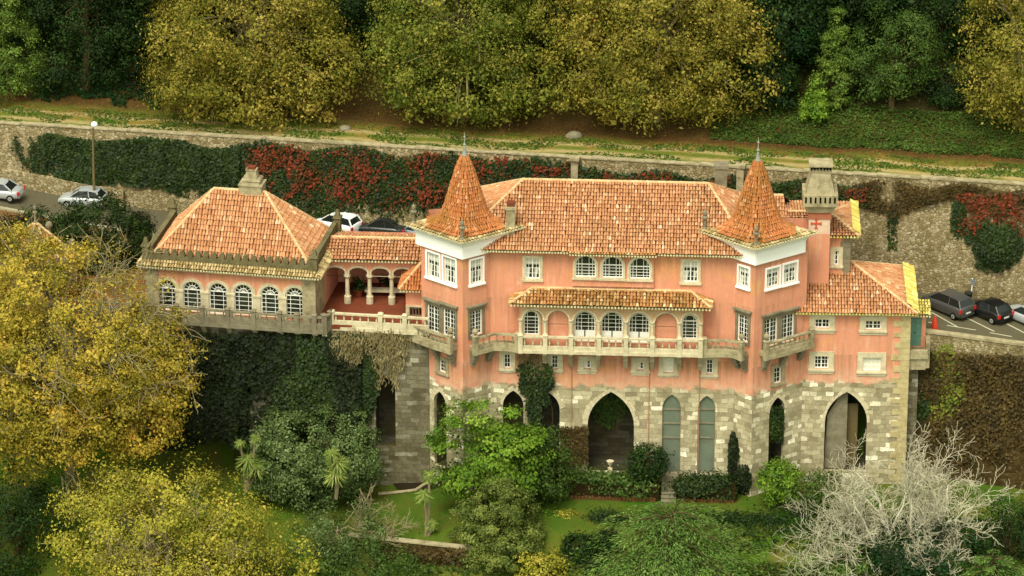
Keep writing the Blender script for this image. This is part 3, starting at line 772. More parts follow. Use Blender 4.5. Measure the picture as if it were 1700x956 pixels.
def balustrade(parent, path, back, zf, h=.95, slab=.3, posts=None, mat='lichen', step=.42, name='balcony', ball=(), lower=.42, post_h=1.05, post_w=.34, rail_mat=None):
    """path: outer edge plan points, back: matching inner points (slab), zf: floor height"""
    root = MB(); n = len(path)
    for i in range(n-1):
        root.prism([path[i], path[i+1], back[i+1], back[i]], zf-slab, zf)
    o = root.build(name, M[mat], parent)
    rb = MB(); bal = []; lb = MB()
    for i in range(n-1):
        f = fr2(path[i], path[i+1])
        lb.box(-.02, f.L+.02, -.16, .06, zf-slab-.08, zf-slab*.45, f)
        lb.box(0, f.L, -.2, .0, zf, zf+lower*.35, f)
        rb.box(-.02, f.L+.02, -.22, .05, zf+h-.14, zf+h, f)
        k = max(1, int(f.L/step))
        for j in range(k):
            q = f.p((j+.5)*f.L/k, zf+lower*.35, -.09); bal.append(q)
    for j, i in enumerate(posts if posts is not None else range(n)):
        pb = MB()
        p = path[i]; a = fr2(path[max(0, i-1)], path[min(n-1, i+1)])
        q = Vector((p[0], p[1], 0))-a.N*.09
        pb.frust(q.x, q.y, zf-slab-.1, zf+post_h, post_w, post_w, post_w, post_w, a.ang); pb.frust(q.x, q.y, zf+post_h, zf+post_h+.1, post_w+.1, post_w+.1, post_w*.8, post_w*.8, a.ang)
        if i in ball:
            pb.lathe((q.x, q.y, zf+post_h+.1), [(.06, 0), (.08, .06), (.2, .18), (.23, .32), (.16, .48), (.05, .54)], 9)
        pb.build('post', M[mat], o)
    lb.build('plinth_band', M[mat], o); rb.build('handrail', M[rail_mat or mat], o)
    first = None
    for q in bal:
        if first is None:
            mb = MB(); mb.lathe(q, baluster_prof(h-.14-lower*.35), 6); first = mb.build('baluster', M[rail_mat or mat], o); f0 = q
        else:
            d = first.copy(); COL.objects.link(d); d.location = q-f0
    return o
def corbel(parent, fr, u, ztop, depth, h, wd=.34, mat='grey', name='corbel', w=0.0):
    mb = MB(); n = 4
    for i in range(n):
        d = depth*(1-i/n)**.8; mb.box(u-wd/2*(1-.05*i), u+wd/2*(1-.05*i), w-.1, w+d, ztop-h*(i+1)/n, ztop-h*i/n-.003, fr)
    return mb.build(name, M[mat], parent)
def pinnacle(parent, x, y, z, h=1.3, name='pinnacle', mat='grey', s=1.0):
    mb = MB(); mb.lathe((x, y, z), [(.2*s, 0), (.2*s, .12*h), (.13*s, .16*h), (.11*s, .5*h), (.24*s, .56*h), (.24*s, .62*h), (.1*s, .66*h), (.17*s, .76*h), (.15*s, .86*h), (.05*s, .92*h), (.03*s, h)], 9)
    return mb.build(name, M[mat], parent)

# ------------------------------------------------------------------ the mansion
man = empty('mansion', (7, 2, 0), 'large pink plastered palace with two pointed towers on a gothic stone basement', 'palace')
wall = MB()
MF = Fr(0, 0, 0); holes = []
XL, XR = -1.75, 17.1; ZE = 18.75
MX = lambda px_, py, w=0.0: MF.px(px_, py, w)[0]
for xc, yt, yb in ((884, 428, 463), (1146.5, 433.5, 468.5)):
    window(man, MF, holes, 'rect', pxbox(MF, xc, 25, yt, yb), 4, 4, .2, curtain=True, bar=.05)
for xc, yt, yb, fl in ((842, 588, 611.5, 'glass'), (921, 590, 612.5, 'glass'), (1178, 597, 621, 'glass'), (1109.5, 594, 619, 'shutter')):
    window(man, MF, holes, 'rect', pxbox(MF, xc, 12 if fl == 'glass' else 17, yt, yb), 2, 3, .34, fill=fl, bar=.06, mull=False, surm='trim', deep=.2, label='cream shuttered window' if fl == 'shutter' else None)
for xc, yt, yb in ((972, 599, 612), (1060, 601.5, 614.5)):
    wo = window(man, MF, holes, 'rect', pxbox(MF, xc+3, 12, yt, yb), 2, 2, .42, bar=.06, mull=False, deep=.2)
    b = pxbox(MF, xc+3, 12, yt, yb); s_ = MB(); s_.face([MF.p(b[0]+.02, b[2]+.02, -.19), MF.p((b[0]+b[1])/2, b[2]+.02, -.19), MF.p((b[0]+b[1])/2, b[3]-.02, -.19), MF.p(b[0]+.02, b[3]-.02, -.19)]); s_.build('shutter_leaf', M['shutter'], wo)
def gothic_hole(fr, holes, xc, wpx, yt, yb, w=0.0, zmin=None):
    b = list(pxbox(fr, xc, wpx, yt, yb, w)); 
    if zmin is not None: b[2] = zmin
    O = outline('gothic', *b); holes.append(O); return O, b
arches = []
for xc, wp, yt, yb in ((852, 34, 648, 772), (910, 38, 651, 780), (1014, 77, 650, 772)):
    arches.append((MF,)+gothic_hole(MF, holes, xc, wp, yt, yb, 0, .25))
gl = [(1114.5, 31, 655, 775), (1172.5, 29, 657, 776)]
for xc, wp, yt, yb in gl:
    b = list(pxbox(MF, xc, wp, yt, yb)); b[2] = .3
    O = outline('gothic', *b); holes.append(O)
    wo = MB(); wo.ring(MF, O, inset(O, .07), -.24, -.12)
    for y_ in (681, 704, 728): z = MF.px(xc, y_)[1]; sp = span_at(O, z); wo.box(sp[0], sp[1], -.24, -.14, z-.045, z+.045, MF)
    o = wo.build('lancet_window', M['grey'], man); o['label'] = 'tall grey green glazed pointed window'
    p = MB(); p.face([MF.p(u, z, -.22) for u, z in inset(O, .05)]); p.build('pane', M['greenglass'], o)
wall.panel(MF, [(XL, -1.2), (XR, -1.2), (XR, ZE-.15), (XL, ZE-.15)], holes)
# upper centre bay, a hand's width proud of the wall, with three arched windows
bayh = []; BZ = (MX(950, 440), MX(1086, 440)); w_ = .2
for xc, wp, yt, yb in ((972, 35, 424, 460), (1017, 35, 425.5, 461.5), (1062.5, 35, 428, 463)):
    b = pxbox(MF, xc, wp, yt, yb, w_)
    window(man, MF, bayh, 'arch', b, 6, 4, .16, w=w_, name='arched_window', bar=.06, deep=.14, transom=b[3]-(b[1]-b[0])*.47)
zb_ = MF.px(1017, 476, w_)[1]
wall.panel(MF, [(BZ[0], zb_), (BZ[1], zb_), (BZ[1], ZE-.2), (BZ[0], ZE-.2)], bayh, w=w_, depth=.16)
for u in BZ: wall.face([MF.p(u, zb_, 0), MF.p(u, zb_, w_), MF.p(u, ZE-.2, w_), MF.p(u, ZE-.2, 0)])
# loggia bay: wall at .75, arcade at 1.1
LW, LA = .75, 1.1; lh = []; lx0, lx1 = MX(862, 540, LA), MX(1167, 545, LA)
zfl = MF.px(1016, 571, LA)[1]-.35; zlt = MF.px(1016, 508, LA)[1]
for xc, wp, yt, yb, nm in ((882, 26, 515, 556, 'arched_window'), (971, 35, 516, 560, 'arched_door'), (1016, 36, 517, 561.5, 'arched_door'), (1061, 35, 519, 563, 'arched_door'), (1145, 26, 522, 563, 'arched_window')):
    b = list(pxbox(MF, xc, wp, yt+1, yb, LW)); ph = 0
    if nm == 'arched_door': b[2] -= .3; ph = .85
    window(man, MF, lh, 'arch', b, 6 if wp > 30 else 4, 5, .12, w=LW, name=nm, bar=.055, panel_h=ph, sill=False, transom=(b[3]-(b[1]-b[0])*.45) if wp < 30 else None)
wall.panel(MF, [(lx0+.05, zfl), (lx1-.05, zfl), (lx1-.05, zlt), (lx0+.05, zlt)], lh, w=LW, depth=.2)
for u in (lx0+.05, lx1-.05): wall.face([MF.p(u, zfl, 0), MF.p(u, zfl, LW), MF.p(u, zlt, LW), MF.p(u, zlt, 0)])
ar = MB(); ah = []
COLX = [864, 905, 948, 994, 1039, 1083, 1128, 1163]
for a, b_ in zip(COLX, COLX[1:]):
    dx = 4.2; u0 = MX(a+dx, 545, LA); u1 = MX(b_-dx, 545, LA); yt = 514+(a+b_)/2*.0255-(882*.0255)
    z1 = MF.px((a+b_)/2, yt, LA)[1]; ah.append(outline('arch', u0, u1, zfl, z1))
# the arcade is a plate with arched openings reaching its foot
pl = [(lx0, zfl)]
for O in ah: pl += [O[0]]+[q for q in O[2:]][::-1]+[] if False else []
def arcade_plate(mb, fr, u0, u1, z0, z1, holes, w0, w1):
    front = [(u0, z0)]
    for O in holes: front += [O[0]]+O[2:][::-1]+[O[1]]
    front += [(u1, z0), (u1, z1), (u0, z1)]
    # drop duplicate neighbours
    F = [front[0]]
    for q in front[1:]:
        if abs(q[0]-F[-1][0])+abs(q[1]-F[-1][1]) > 1e-4: F.append(q)
    tri = tessellate_polygon([[Vector((a, b, 0)) for a, b in F]]); n = len(F); b = len(mb.v)
    for w_ in (w0, w1):
        for q in F: mb.add(fr.p(q[0], q[1], w_), q)
    for t in tri: mb.f.append([b+n+i for i in t])
    for i in range(n): j = (i+1) % n; mb.f.append([b+i, b+j, b+n+j, b+n+i])
arcade_plate(ar, MF, lx0, lx1, zfl, zlt, ah, LA-.26, LA)
aro = ar.build('loggia_arcade', m_trim('pinkish_rendered_arcade', (198, 160, 124), (140, 122, 88), .5), man)
cb_ = MB()
for O in ah: cb_.ring(MF, [(u, max(z, O[0][1]+1.9)) for u, z in inset(O, -.13)], [(u, max(z, O[0][1]+1.9)) for u, z in O], LA-.02, LA+.05)
for x in COLX:
    u = MX(x, 545, LA); q = MF.p(u, zfl, LA+.05); zs = ah[0][2][1]
    mb = MB(); mb.lathe(q, [(.17, 0), (.17, 1.0), (.13, 1.06), (.12, zs-zfl-.2), (.19, zs-zfl-.08), (.19, zs-zfl)], 9); mb.build('column', M['trim'], aro)
cb_.build('archivolt', M['trim'], aro)
# lean-to canopy roof over the loggia
zc0 = MF.px(1016, 508.5, 1.75)[1]; zc1 = MF.px(1016, 481, .02)[1]
ca, cb2 = MX(846, 505, 1.75), MX(1181, 512, 1.75); ce = 1.6
E0, E1 = Vector((ca, -1.75, zc0)), Vector((cb2, -1.75, zc0)); T0, T1 = Vector((ca+ce, -.03, zc1)), Vector((cb2-ce, -.03, zc1))
roof(man, [[E0, E1, T1, T0], [Vector((ca, -.03, zc0)), E0, T0], [E1, Vector((cb2, -.03, zc0)), T1]], 'tile_moss', [(E0, T0), (E1, T1), (T0, T1)], [(E0, E1)], 'canopy_roof', 40, .25, .36)
mb = MB(); mb.box(lx0-.1, lx1+.1, 0, 1.45, zc0-.28, zc0-.1, MF); mb.build('canopy_cornice', M['trim'], man)
# balcony of the loggia
pth = [(MX(x, 575, 1.45), -1.45) for x in COLX]; bck = [(p[0], 0) for p in pth]
balustrade(man, pth, bck, zfl, .98, .34, mat='trim', step=.5)
for x in COLX[1:] : corbel(man, MF, MX(x, 590), zfl-.34, 1.2, 1.6, .36, 'lichen')

# ---- towers
def tower(F, dl, dr, aL, aR, zEave, apex_px, Lwins, Rwins, seed, lowL, lowR, lanL, lanR):
    """F: front corner in plan; dl/dr: length of left and right face; aL/aR: face angles"""
    F = Vector(F); Lp = F+Vector((-math.cos(aL), math.sin(aL)))*dl; Rp = F+Vector((math.cos(aR), math.sin(aR)))*dr
    FL, FR_ = fr2(Lp, F), fr2(F, Rp); zw = zEave-.15
    for f, wins, lows, lan in ((FL, Lwins, lowL, lanL), (FR_, Rwins, lowR, lanR)):
        hs_ = []
        for xc, wp, yt, yb in wins:
            b = pxbox(f, xc, wp, yt, yb); up = yt < 490
            if up: window(man, f, hs_, 'rect', b, 4, 4, .14, surm='cornice', curtain=True, bar=.05, name='window')
            else: window(man, f, hs_, 'rect', b, 4, 6, .2, surm='grey', hood=True, sill=False, bar=.055, transom=None, name='french_window')
        for xc, wp, yt, yb in lows: window(man, f, hs_, 'rect', pxbox(f, xc, wp, yt, yb), 2, 3, .3, bar=.06, surm='lichen', mull=False, name='basement_window')
        for xc, wp, yt, yb in lan:
            O, b = gothic_hole(f, hs_, xc, wp, yt, yb, 0, .4); arches.append((f, O, b))
        wall.panel(f, [(0, -1.6), (f.L, -1.6), (f.L, zw), (0, zw)], hs_)
        qz = random.Random(seed)
    # sides and back of the tower
    bk = [(Lp.x, Lp.y), (Lp.x+.3, Lp.y+3.6), (F.x+1, Lp.y+4.8), (Rp.x+.5, max(Rp.y, .5)+3)]
    for a, b in zip(bk[1:], bk[:-1]):
        f = fr2(a, b); wall.face([f.p(0, -1.6), f.p(f.L, -1.6), f.p(f.L, zw), f.p(0, zw)], [(0, -1.6), (f.L, -1.6), (f.L, zw), (0, zw)])
    # white coved cornice
    C0 = Vector((F.x, F.y-.95+3.55)); hx, hy = 4.6, 3.55
    dia = [(C0.x-hx, C0.y), (C0.x, C0.y-hy), (C0.x+hx, C0.y), (C0.x, C0.y+hy)]
    cm = MB(); k0 = .80
    prof = [(k0+.012, zEave-1.55), (k0+.012, zEave-.62), (k0+.04, zEave-.42), (k0+.1, zEave-.22), (.97, zEave-.12), (.97, zEave-.02)]
    for (s0, z0), (s1, z1) in zip(prof, prof[1:]):
        for i in (0, 1):
            A, B = dia[i], dia[i+1]
            P = lambda p, s_, z: Vector((C0.x+(p[0]-C0.x)*s_, C0.y+(p[1]-C0.y)*s_, z))
            cm.face([P(A, s0, z0), P(B, s0, z0), P(B, s1, z1), P(A, s1, z1)])
    cm.build('cornice', M['cornice'], man)
    sl_ = MB(); sl_.prism(dia, zEave-.02, zEave+.05); so_ = sl_.build('eave_slab', M['eave'], man)
    eb = MB(); skirts = MB(); pan = MB()
    for i in (0, 1):
        A = Vector((*dia[i], zEave+.05)); B = Vector((*dia[i+1], zEave+.05)); eave_row(eb, A, B, .26, .07, -.0)
        ci = Vector((C0.x, C0.y, zEave+.75)); A2 = A.lerp(ci, .28); B2 = B.lerp(ci, .28); tiles(skirts, [A, B, B2, A2], .26, .4, seed=seed+77+i, pan=pan)
    eb.build('eave_tiles', M['eave'], so_); skirts.build('skirt_tiles', M['tile_grey'], so_); pan.build('skirt_deck', M['underroof'], so_)
    # spire: flared octagon
    base = [(x*.95, y*.97) for x, y in ((-.65, -2.75), (.65, -2.75), (3.0, -1.0), (3.0, 1.0), (.65, 2.75), (-.65, 2.75), (-3.0, 1.0), (-3.0, -1.0))]
    zb = zEave+.22; za = onY(*apex_px, C0.y).z; H = za-zb
    prof = [(1.0, 0), (.78, .045), (.65, .11), (.555, .21), (.45, .39), (.335, .60), (.205, .82), (.085, 1)]
    V = lambda k, s_, h: Vector((C0.x+base[k][0]*s_, C0.y+base[k][1]*s_, zb+h*H))
    tb = MB(); pn = MB(); rb = MB()
    for k in range(8):
        l = (k+1) % 8
        for (s0, h0), (s1, h1) in zip(prof, prof[1:]):
            tiles(tb, [V(k, s0, h0), V(l, s0, h0), V(l, s1, h1), V(k, s1, h1)], .2, .31, .055, seed+k*10, .05, pn)
            ridge(rb, V(k, s0, h0), V(k, s1, h1), .085, k)
    sp = tb.build('spire', M['tile_tower'], man); pn.build('spire_deck', M['underroof'], sp)
    rb.build('hip_tiles', M['tile_tower'], sp)
    fb = MB(); fb.lathe((C0.x, C0.y, za-.35), [(.36, 0), (.2, .5), (.12, .8), (.1, 1.0), (.05, 1.1), (.13, 1.22), (.05, 1.34), (.04, 1.75), (.1, 1.83), (.04, 1.92), (.02, 2.2)], 9)
    fb.build('finial', M['lead'], sp)
    for i in (0, 1): p = Vector(dia[i]).lerp(C0, .16); pinnacle(man, p.x, p.y, zEave+.05, 1.75, mat='grey')
    return FL, FR_, Lp, Rp
R_ = math.radians
LTF = onZ(768, 640, 7.4); LTF = (-3.62, -1.5)
zTE = onY(770, 405, -2.45).z
LT = tower(LTF, 4.15, 2.6, R_(37), R_(37), zTE, (771, 258),
           [(719.5, 20, 420, 461), (746.5, 20, 428, 470), (719.5, 20, 507, 551), (746, 20, 514, 559)], [(791, 20, 430, 470), (790.5, 20, 515, 556)], 200,
           [(735, 11, 598, 618)], [], [(731, 20, 650, 712)], [])
zRE = onY(1258, 415, -2.1).z
RT = tower((18.3, -1.15), 1.75, 4.9, R_(37), R_(37), zRE, (1263, 267),
           [(1235, 17, 443, 476), (1233.5, 18, 523, 567)], [(1283, 21, 445, 476), (1311.5, 21, 437, 469), (1279.5, 22, 529, 574), (1308, 20, 522, 567)], 300,
           [], [(1291, 12, 610, 636)], [], [(1289, 25, 660, 768)])
# balconies round the towers
def offs(fr, u, w_): q = fr.p(u, 0, w_); return (q.x, q.y)
def tower_balcony(path, back, zf, ball=()): balustrade(man, path, back, zf, .92, .4, mat='lichen', step=.4, ball=ball, posts=[0, len(path)-1])
fl, frr = LT[0], LT[1]
tower_balcony([offs(fl, -.7, .95), offs(fl, 2, 1.05), offs(fl, fl.L-.55, .95)], [offs(fl, -.7, 0), offs(fl, 2, 0), offs(fl, fl.L-.55, 0)], zfl+.05, (0, 2))
e = frr.L
tower_balcony([offs(frr, .55, .95), offs(frr, 1.5, 1.0), (-1.35, -.95), (-.3, -1.0), (lx0-.15, -1.2)], [offs(frr, .55, 0), offs(frr, 1.5, 0), (-1.5, .1), (-.3, .1), (lx0-.15, .1)], zfl, (0,))
fl, frr = RT[0], RT[1]
tower_balcony([(lx1+.15, -1.2), (15.9, -1.05), (16.55, -1.1), offs(fl, fl.L-1.1, .95), offs(fl, fl.L-.5, .95)], [(lx1+.15, .1), (15.9, .1), (16.9, .1), offs(fl, fl.L-1.1, 0), offs(fl, fl.L-.5, 0)], zfl-.05, (4,))
tower_balcony([offs(frr, .55, .95), offs(frr, 2.5, 1.05), offs(frr, frr.L-.1, .95)], [offs(frr, .55, 0), offs(frr, 2.5, 0), offs(frr, frr.L-.1, 0)], zfl, (0,))
for f, us in ((LT[0], (.2, 1.7, 3.3)), (LT[1], (.8, 2.2)), (RT[0], (.4, 1.1)), (RT[1], (.9, 2.6, 4.3))):
    for u in us: corbel(man, f, u, zfl-.36, .8, 1.3 if u > .3 else 1.0, .42, 'grey')

# ---- right wing, upper block and chimney turret
WA = R_(1.5); WF = Fr(21.6, 1.7, WA); wr = WF.px(1509, 600)[0]; wh = []
zwe = WF.px(1420, 519.5, .5)[1]
for xc, wp, yt, yb, fl_ in ((1365, 25, 530, 545, 'glass'), (1449.5, 27, 532.5, 547.5, 'glass'), (1363.5, 24, 591, 612, 'glass'), (1447, 30, 593, 616, 'shutter')):
    window(man, WF, wh, 'rect', pxbox(WF, xc, wp, yt, yb), 4, 2 if yt < 560 else 3, .4, fill=fl_, bar=.06, surm='trim', deep=.2, label='cream shuttered window' if fl_ == 'shutter' else None)
O, b = gothic_hole(WF, wh, 1404, 70, 650, 775, 0, .0); wing_arch = (WF, O, b)
wall.panel(WF, [(-1.5, -1.8), (wr, -1.8), (wr, zwe-.1), (-1.5, zwe-.1)], wh)
wa, wb, wc = WF.p(wr, 0, 0), WF.p(wr, 0, -8.2), WF.p(-1, 0, -8.2)
for a, b2 in ((wa, wb), (wb, wc)):
    f = fr2(a, b2); wall.face([f.p(0, -1.8), f.p(f.L, -1.8), f.p(f.L, zwe-.1), f.p(0, zwe-.1)], [(0, -1.8), (f.L, -1.8), (f.L, zwe-.1), (0, zwe-.1)])
qb = MB(); rg = random.Random(9); z = -1.2; k = 0
while z < zwe-.2:
    h = rg.uniform(.38, .52); l = 1.25 if k % 2 else .72; l += rg.uniform(-.12, .12)
    qb.box(wr-l, wr+.03, -.4, .05+.02*rg.random(), z, min(z+h-.02, zwe-.12), WF); z += h; k += 1
qb.build('quoins', m_trim('quoin_stone', (190, 174, 128), (120, 106, 70), .6), man)
e0, e1 = WF.p(-2, zwe, .55), WF.p(wr+.5, zwe, .55); e2 = WF.p(wr+.55, zwe, -8.6)
za_ = WF.px(1412, 434, -4.0)[1]; ua_ = WF.px(1412, 434, -4.0)[0]
ap = WF.p(ua_, za_, -4.0); ap0 = WF.p(-2, za_, -4.0); e3 = WF.p(-2, zwe, -8.6)
roof(man, [[e0, e1, ap, ap0], [e1, e2, ap], [e2, e3, ap0, ap]], 'tile', [(e1, ap), (e2, ap), (ap, ap0)], [], 'wing_roof', 500)
lm = MB(); eave_row(lm, e0, e1, .25, .08, .06); eave_row(lm, e1, e2, .25, .08, .06)
d_ = Vector((-1.0, 0, (za_-zwe)/((e1-ap).x)*1.0))
pn_ = MB(); tiles(lm, [e1+Vector((0.06, 0, .05)), e2+Vector((.06, 0, .05)), e2+Vector((-.85, -.6, .05))+Vector((0, 0, .62)), e1+Vector((-.85, .6, .05))+Vector((0, 0, .62))], .3, .5, .06, 3)
lm.build('lichened_verge', M['tile_lichen'], man)
mb = MB(); mb.box(-.5, wr+.25, 0, .4, zwe-.26, zwe-.1, WF); mb.build('wing_cornice', M['trim'], man)
# upper block behind
BF = Fr(21.5, 4.6, WA); zbe = BF.px(1400, 392, .5)[1]; br_ = BF.px(1411, 425)[0]; bh = []
window(man, BF, bh, 'rect', pxbox(BF, 1388.5, 7, 416, 440), 1, 3, .32, bar=.07, surm='trim')
wall.panel(BF, [(-2, zwe-.5), (br_, zwe-.5), (br_, zbe), (-2, zbe)], bh)
f = fr2(BF.p(br_, 0, 0), BF.p(br_, 0, -6)); wall.face([f.p(0, zwe-.5), f.p(f.L, zwe-.5), f.p(f.L, zbe), f.p(0, zbe)])
qb = MB(); z = zwe; k = 0
while z < zbe-.2:
    l = .75 if k % 2 else .5; qb.box(br_-l, br_+.03, -.3, .05, z, min(z+.42, zbe-.02), BF); z += .44; k += 1
qb.build('quoins', M['grey'], man)
g0, g1 = BF.p(-3.5, zbe, .5), BF.p(br_+.65, zbe, .5); g2 = BF.p(br_+.7, zbe, -6.3)
zap, uap = BF.px(1377, 352, -3.0)[1], BF.px(1377, 352, -3.0)[0]; gp = BF.p(uap, zap, -3.0); gp0 = BF.p(-3.5, zap, -3.0); g3 = BF.p(-3.5, zbe, -6.3)
roof(man, [[g0, g1, gp, gp0], [g1, g2, gp], [g2, g3, gp0, gp]], 'tile', [(g1, gp), (g2, gp), (gp, gp0)], [], 'block_roof', 520)
lm = MB(); eave_row(lm, g0, g1, .25, .08, .06); tiles(lm, [g1+Vector((.05, 0, .05)), g2+Vector((.05, 0, .05)), g2+Vector((-.55, -.4, .45)), g1+Vector((-.55, .4, .45))], .3, .5, .06, 4); lm.build('lichened_verge', M['tile_lichen'], man)
# chimney turret with its cross
tu0, tu1 = BF.px(1341, 420, .9)[0], BF.px(1377, 420, .9)[0]; tz0 = zwe+.2; ty = .9
tzb = BF.px(1358, 352, ty)[1]; tzt = BF.px(1358, 277, ty)[1]; tc = BF.p((tu0+tu1)/2, 0, .1); W_ = tu1-tu0
mb = MB(); zmid = BF.px(1358, 388, ty)[1]; mb.box(tu0, tu1, -.7, .9, tz0, zmid, BF); mb.build('turret', m_facade('turret_plaster', -50), man)
mb = MB(); mb.box(tu0+.01, tu1-.01, -.69, .89, zmid, tzb, BF); t_ = mb.build('chimney_shaft', M['cornice'] if False else m_trim('stained_limewash', (222, 196, 172), (190, 130, 100), .6), man)
mb = MB()
cz = BF.px(1355, 371, .9)[1]; cu = BF.px(1355, 371, .9)[0]
for a, b2 in ((.07, .34), (.34, .07)): mb.box(cu-a, cu+a, .9, .925 if a < .2 else .93, cz-b2, cz+b2, BF)
for sx, sz in ((0, 1), (0, -1), (1, 0), (-1, 0)):
    u, z = cu+sx*.36, cz+sz*.36; mb.pprism(BF, [(u-.13*abs(sz)-.05*abs(sx), z-.05*abs(sz)-.13*abs(sx)), (u+.13*abs(sz)+.05*abs(sx), z-.05*abs(sz)-.13*abs(sx)), (u+.13*abs(sz)+.05*abs(sx), z+.05*abs(sz)+.13*abs(sx)), (u-.13*abs(sz)-.05*abs(sx), z+.05*abs(sz)+.13*abs(sx))], .9, .935)
mb.build('red_cross', M['redpaint'], t_)
mb = MB(); S_ = [(tzb-.6, W_+.1, .0), (tzb-.02, W_+.1, 0)]
rb = MB(); rb.box(tu0-.06, tu1+.06, -.76, .96, tzb-.55, tzb, BF); rb.build('brick_band', plain('faded_brick_band', c(184, 112, 84), .9, .1, var=.2), t_)
ch = MB(); zc_ = BF.px(1358, 321, ty)[1]; zm_ = BF.px(1358, 340, ty)[1]
ch.frust(tc.x, tc.y, tzb, zm_, W_+.35, 1.95, W_+.75, 2.3, WA); ch.frust(tc.x, tc.y, zm_, zc_, W_+1.0, 2.5, W_+1.0, 2.5, WA)
ztop = BF.px(1358, 289, ty)[1]
ch.frust(tc.x, tc.y, zc_, ztop, W_+.55, 2.1, W_*.88, 1.5, WA); ch.frust(tc.x, tc.y, ztop, tzt-.25, W_*.88, 1.5, W_*1.0, 1.65, WA); ch.frust(tc.x, tc.y, tzt-.02, tzt+.08, W_*1.1, 1.75, W_*1.1, 1.75, WA)
for i in range(6):
    for yy in (-.7, .7):
        q = tc+BF.U*((i-2.5)*W_*.19)+BF.N*yy; ch.frust(q.x, q.y, tzt-.27, tzt-.01, .1, .14, .1, .14, WA)
cho = ch.build('chimney', M['lichen'], man)
sl2 = MB()
for i in range(7):
    u = -.5*(W_+.9)+(i+.5)*(W_+.9)/7; q = tc+BF.U*u+BF.N*1.262; sl2.frust(q.x, q.y, zc_-.6, zc_-.15, .13, .06, .13, .06, WA)
for i in range(7):
    u = (i-3)*W_*.145; q = tc+BF.U*u+BF.N*.82; sl2.frust(q.x, q.y, tzt-.26, tzt-.02, .11, .1, .11, .1, WA)
sl2.build('vent_slots', M['black'], cho)  # solid black boxes on the faces stand for the shade inside the slots

# ---- main roof
rl = onY(868, 299, 5.2); rr_ = onY(1176, 304, 5.2); zr_ = (rl.z+rr_.z)/2
m0, m1, m2, m3 = Vector((-4.6, -.65, ZE)), Vector((18.2, -.65, ZE)), Vector((18.2, 11.0, ZE)), Vector((-4.6, 11.0, ZE))
q0, q1 = Vector((rl.x, 5.2, zr_)), Vector((rr_.x, 5.2, zr_))
fa, fb_ = Vector((BZ[0]-.25, -.65, ZE)), Vector((BZ[1]+.25, -.65, ZE))
roof(man, [[m0, m1, q1, q0], [m1, m2, q1], [m3, m0, q0], [m2, m3, q0, q1]], 'tile', [(m0, q0), (m1, q1), (q0, q1), (m2, q1), (m3, q0)], [(Vector((XL-.6, -.66, ZE)), fa), (fb_, Vector((XR+.4, -.66, ZE)))], 'main_roof', 600)
s_ = (zr_-ZE)/(5.2+.65); k0 = Vector((fa.x, -.8, ZE-.15*s_)); k1 = Vector((fb_.x, -.8, ZE-.15*s_))
roof(man, [[k0, k1, fb_+Vector((0, 0, .02)), fa+Vector((0, 0, .02))]], 'tile_moss', [], [(k0, k1)], 'bay_eave', 640)
mb = MB(); mb.box(XL, XR, 0, .4, ZE-.3, ZE-.13, MF); mb.box(BZ[0]-.1, BZ[1]+.1, .41, .6, ZE-.26, ZE-.14, MF); mb.build('main_cornice', M['trim'], man)
for a, b2 in (((19.4, 2), (19.4, 10.8)), ((19.4, 10.8), (-4.4, 10.8)), ((-4.4, 10.8), (-4.4, 3))):
    f = fr2(a, b2); wall.face([f.p(0, 5), f.p(f.L, 5), f.p(f.L, ZE-.1), f.p(0, ZE-.1)], [(0, 5), (f.L, 5), (f.L, ZE-.1), (0, ZE-.1)])
# second ridge behind, right of the main one
h0, h1 = onY(1199, 318, 8.5), onY(1300, 329, 8.5); h0.z = h1.z = (h0.z+h1.z)/2
hz0 = h0.z-2.2
roof(man, [[Vector((h0.x-2, 4.9, hz0)), Vector((h1.x+1, 4.9, hz0)), h1, h0], [Vector((h1.x+1, 12, hz0)), Vector((h0.x-2, 12, hz0)), h0, h1]], 'tile', [(h0, h1)], [], 'rear_roof', 660)
# chimneys on the main roof
cx0 = onY(848, 366, .9); zb_ = onY(848, 402, .9).z; zt_ = onY(848, 341, .9).z
mb = MB(); mb.wbox(cx0.x-.32, cx0.x+.32, .55, 1.2, zb_-.6, zt_-.22); mb.wbox(cx0.x-.42, cx0.x+.42, .45, 1.3, zt_-.22, zt_); o = mb.build('chimney', M['lichen'], man)
mb = MB(); mb.wbox(cx0.x-.28, cx0.x+.28, .6, 1.15, zt_+.002, zt_+.34); mb.build('chimney_pot', M['redterrace'], o)
c1 = onY(1197, 290, 7.5); zt_ = onY(1197, 272, 7.5).z
mb = MB(); mb.wbox(c1.x-.46, c1.x+.46, 7.1, 8, zt_-4.5, zt_-.25); mb.wbox(c1.x-.56, c1.x+.56, 7.0, 8.1, zt_-.25, zt_); mb.build('chimney', M['grey'], man)

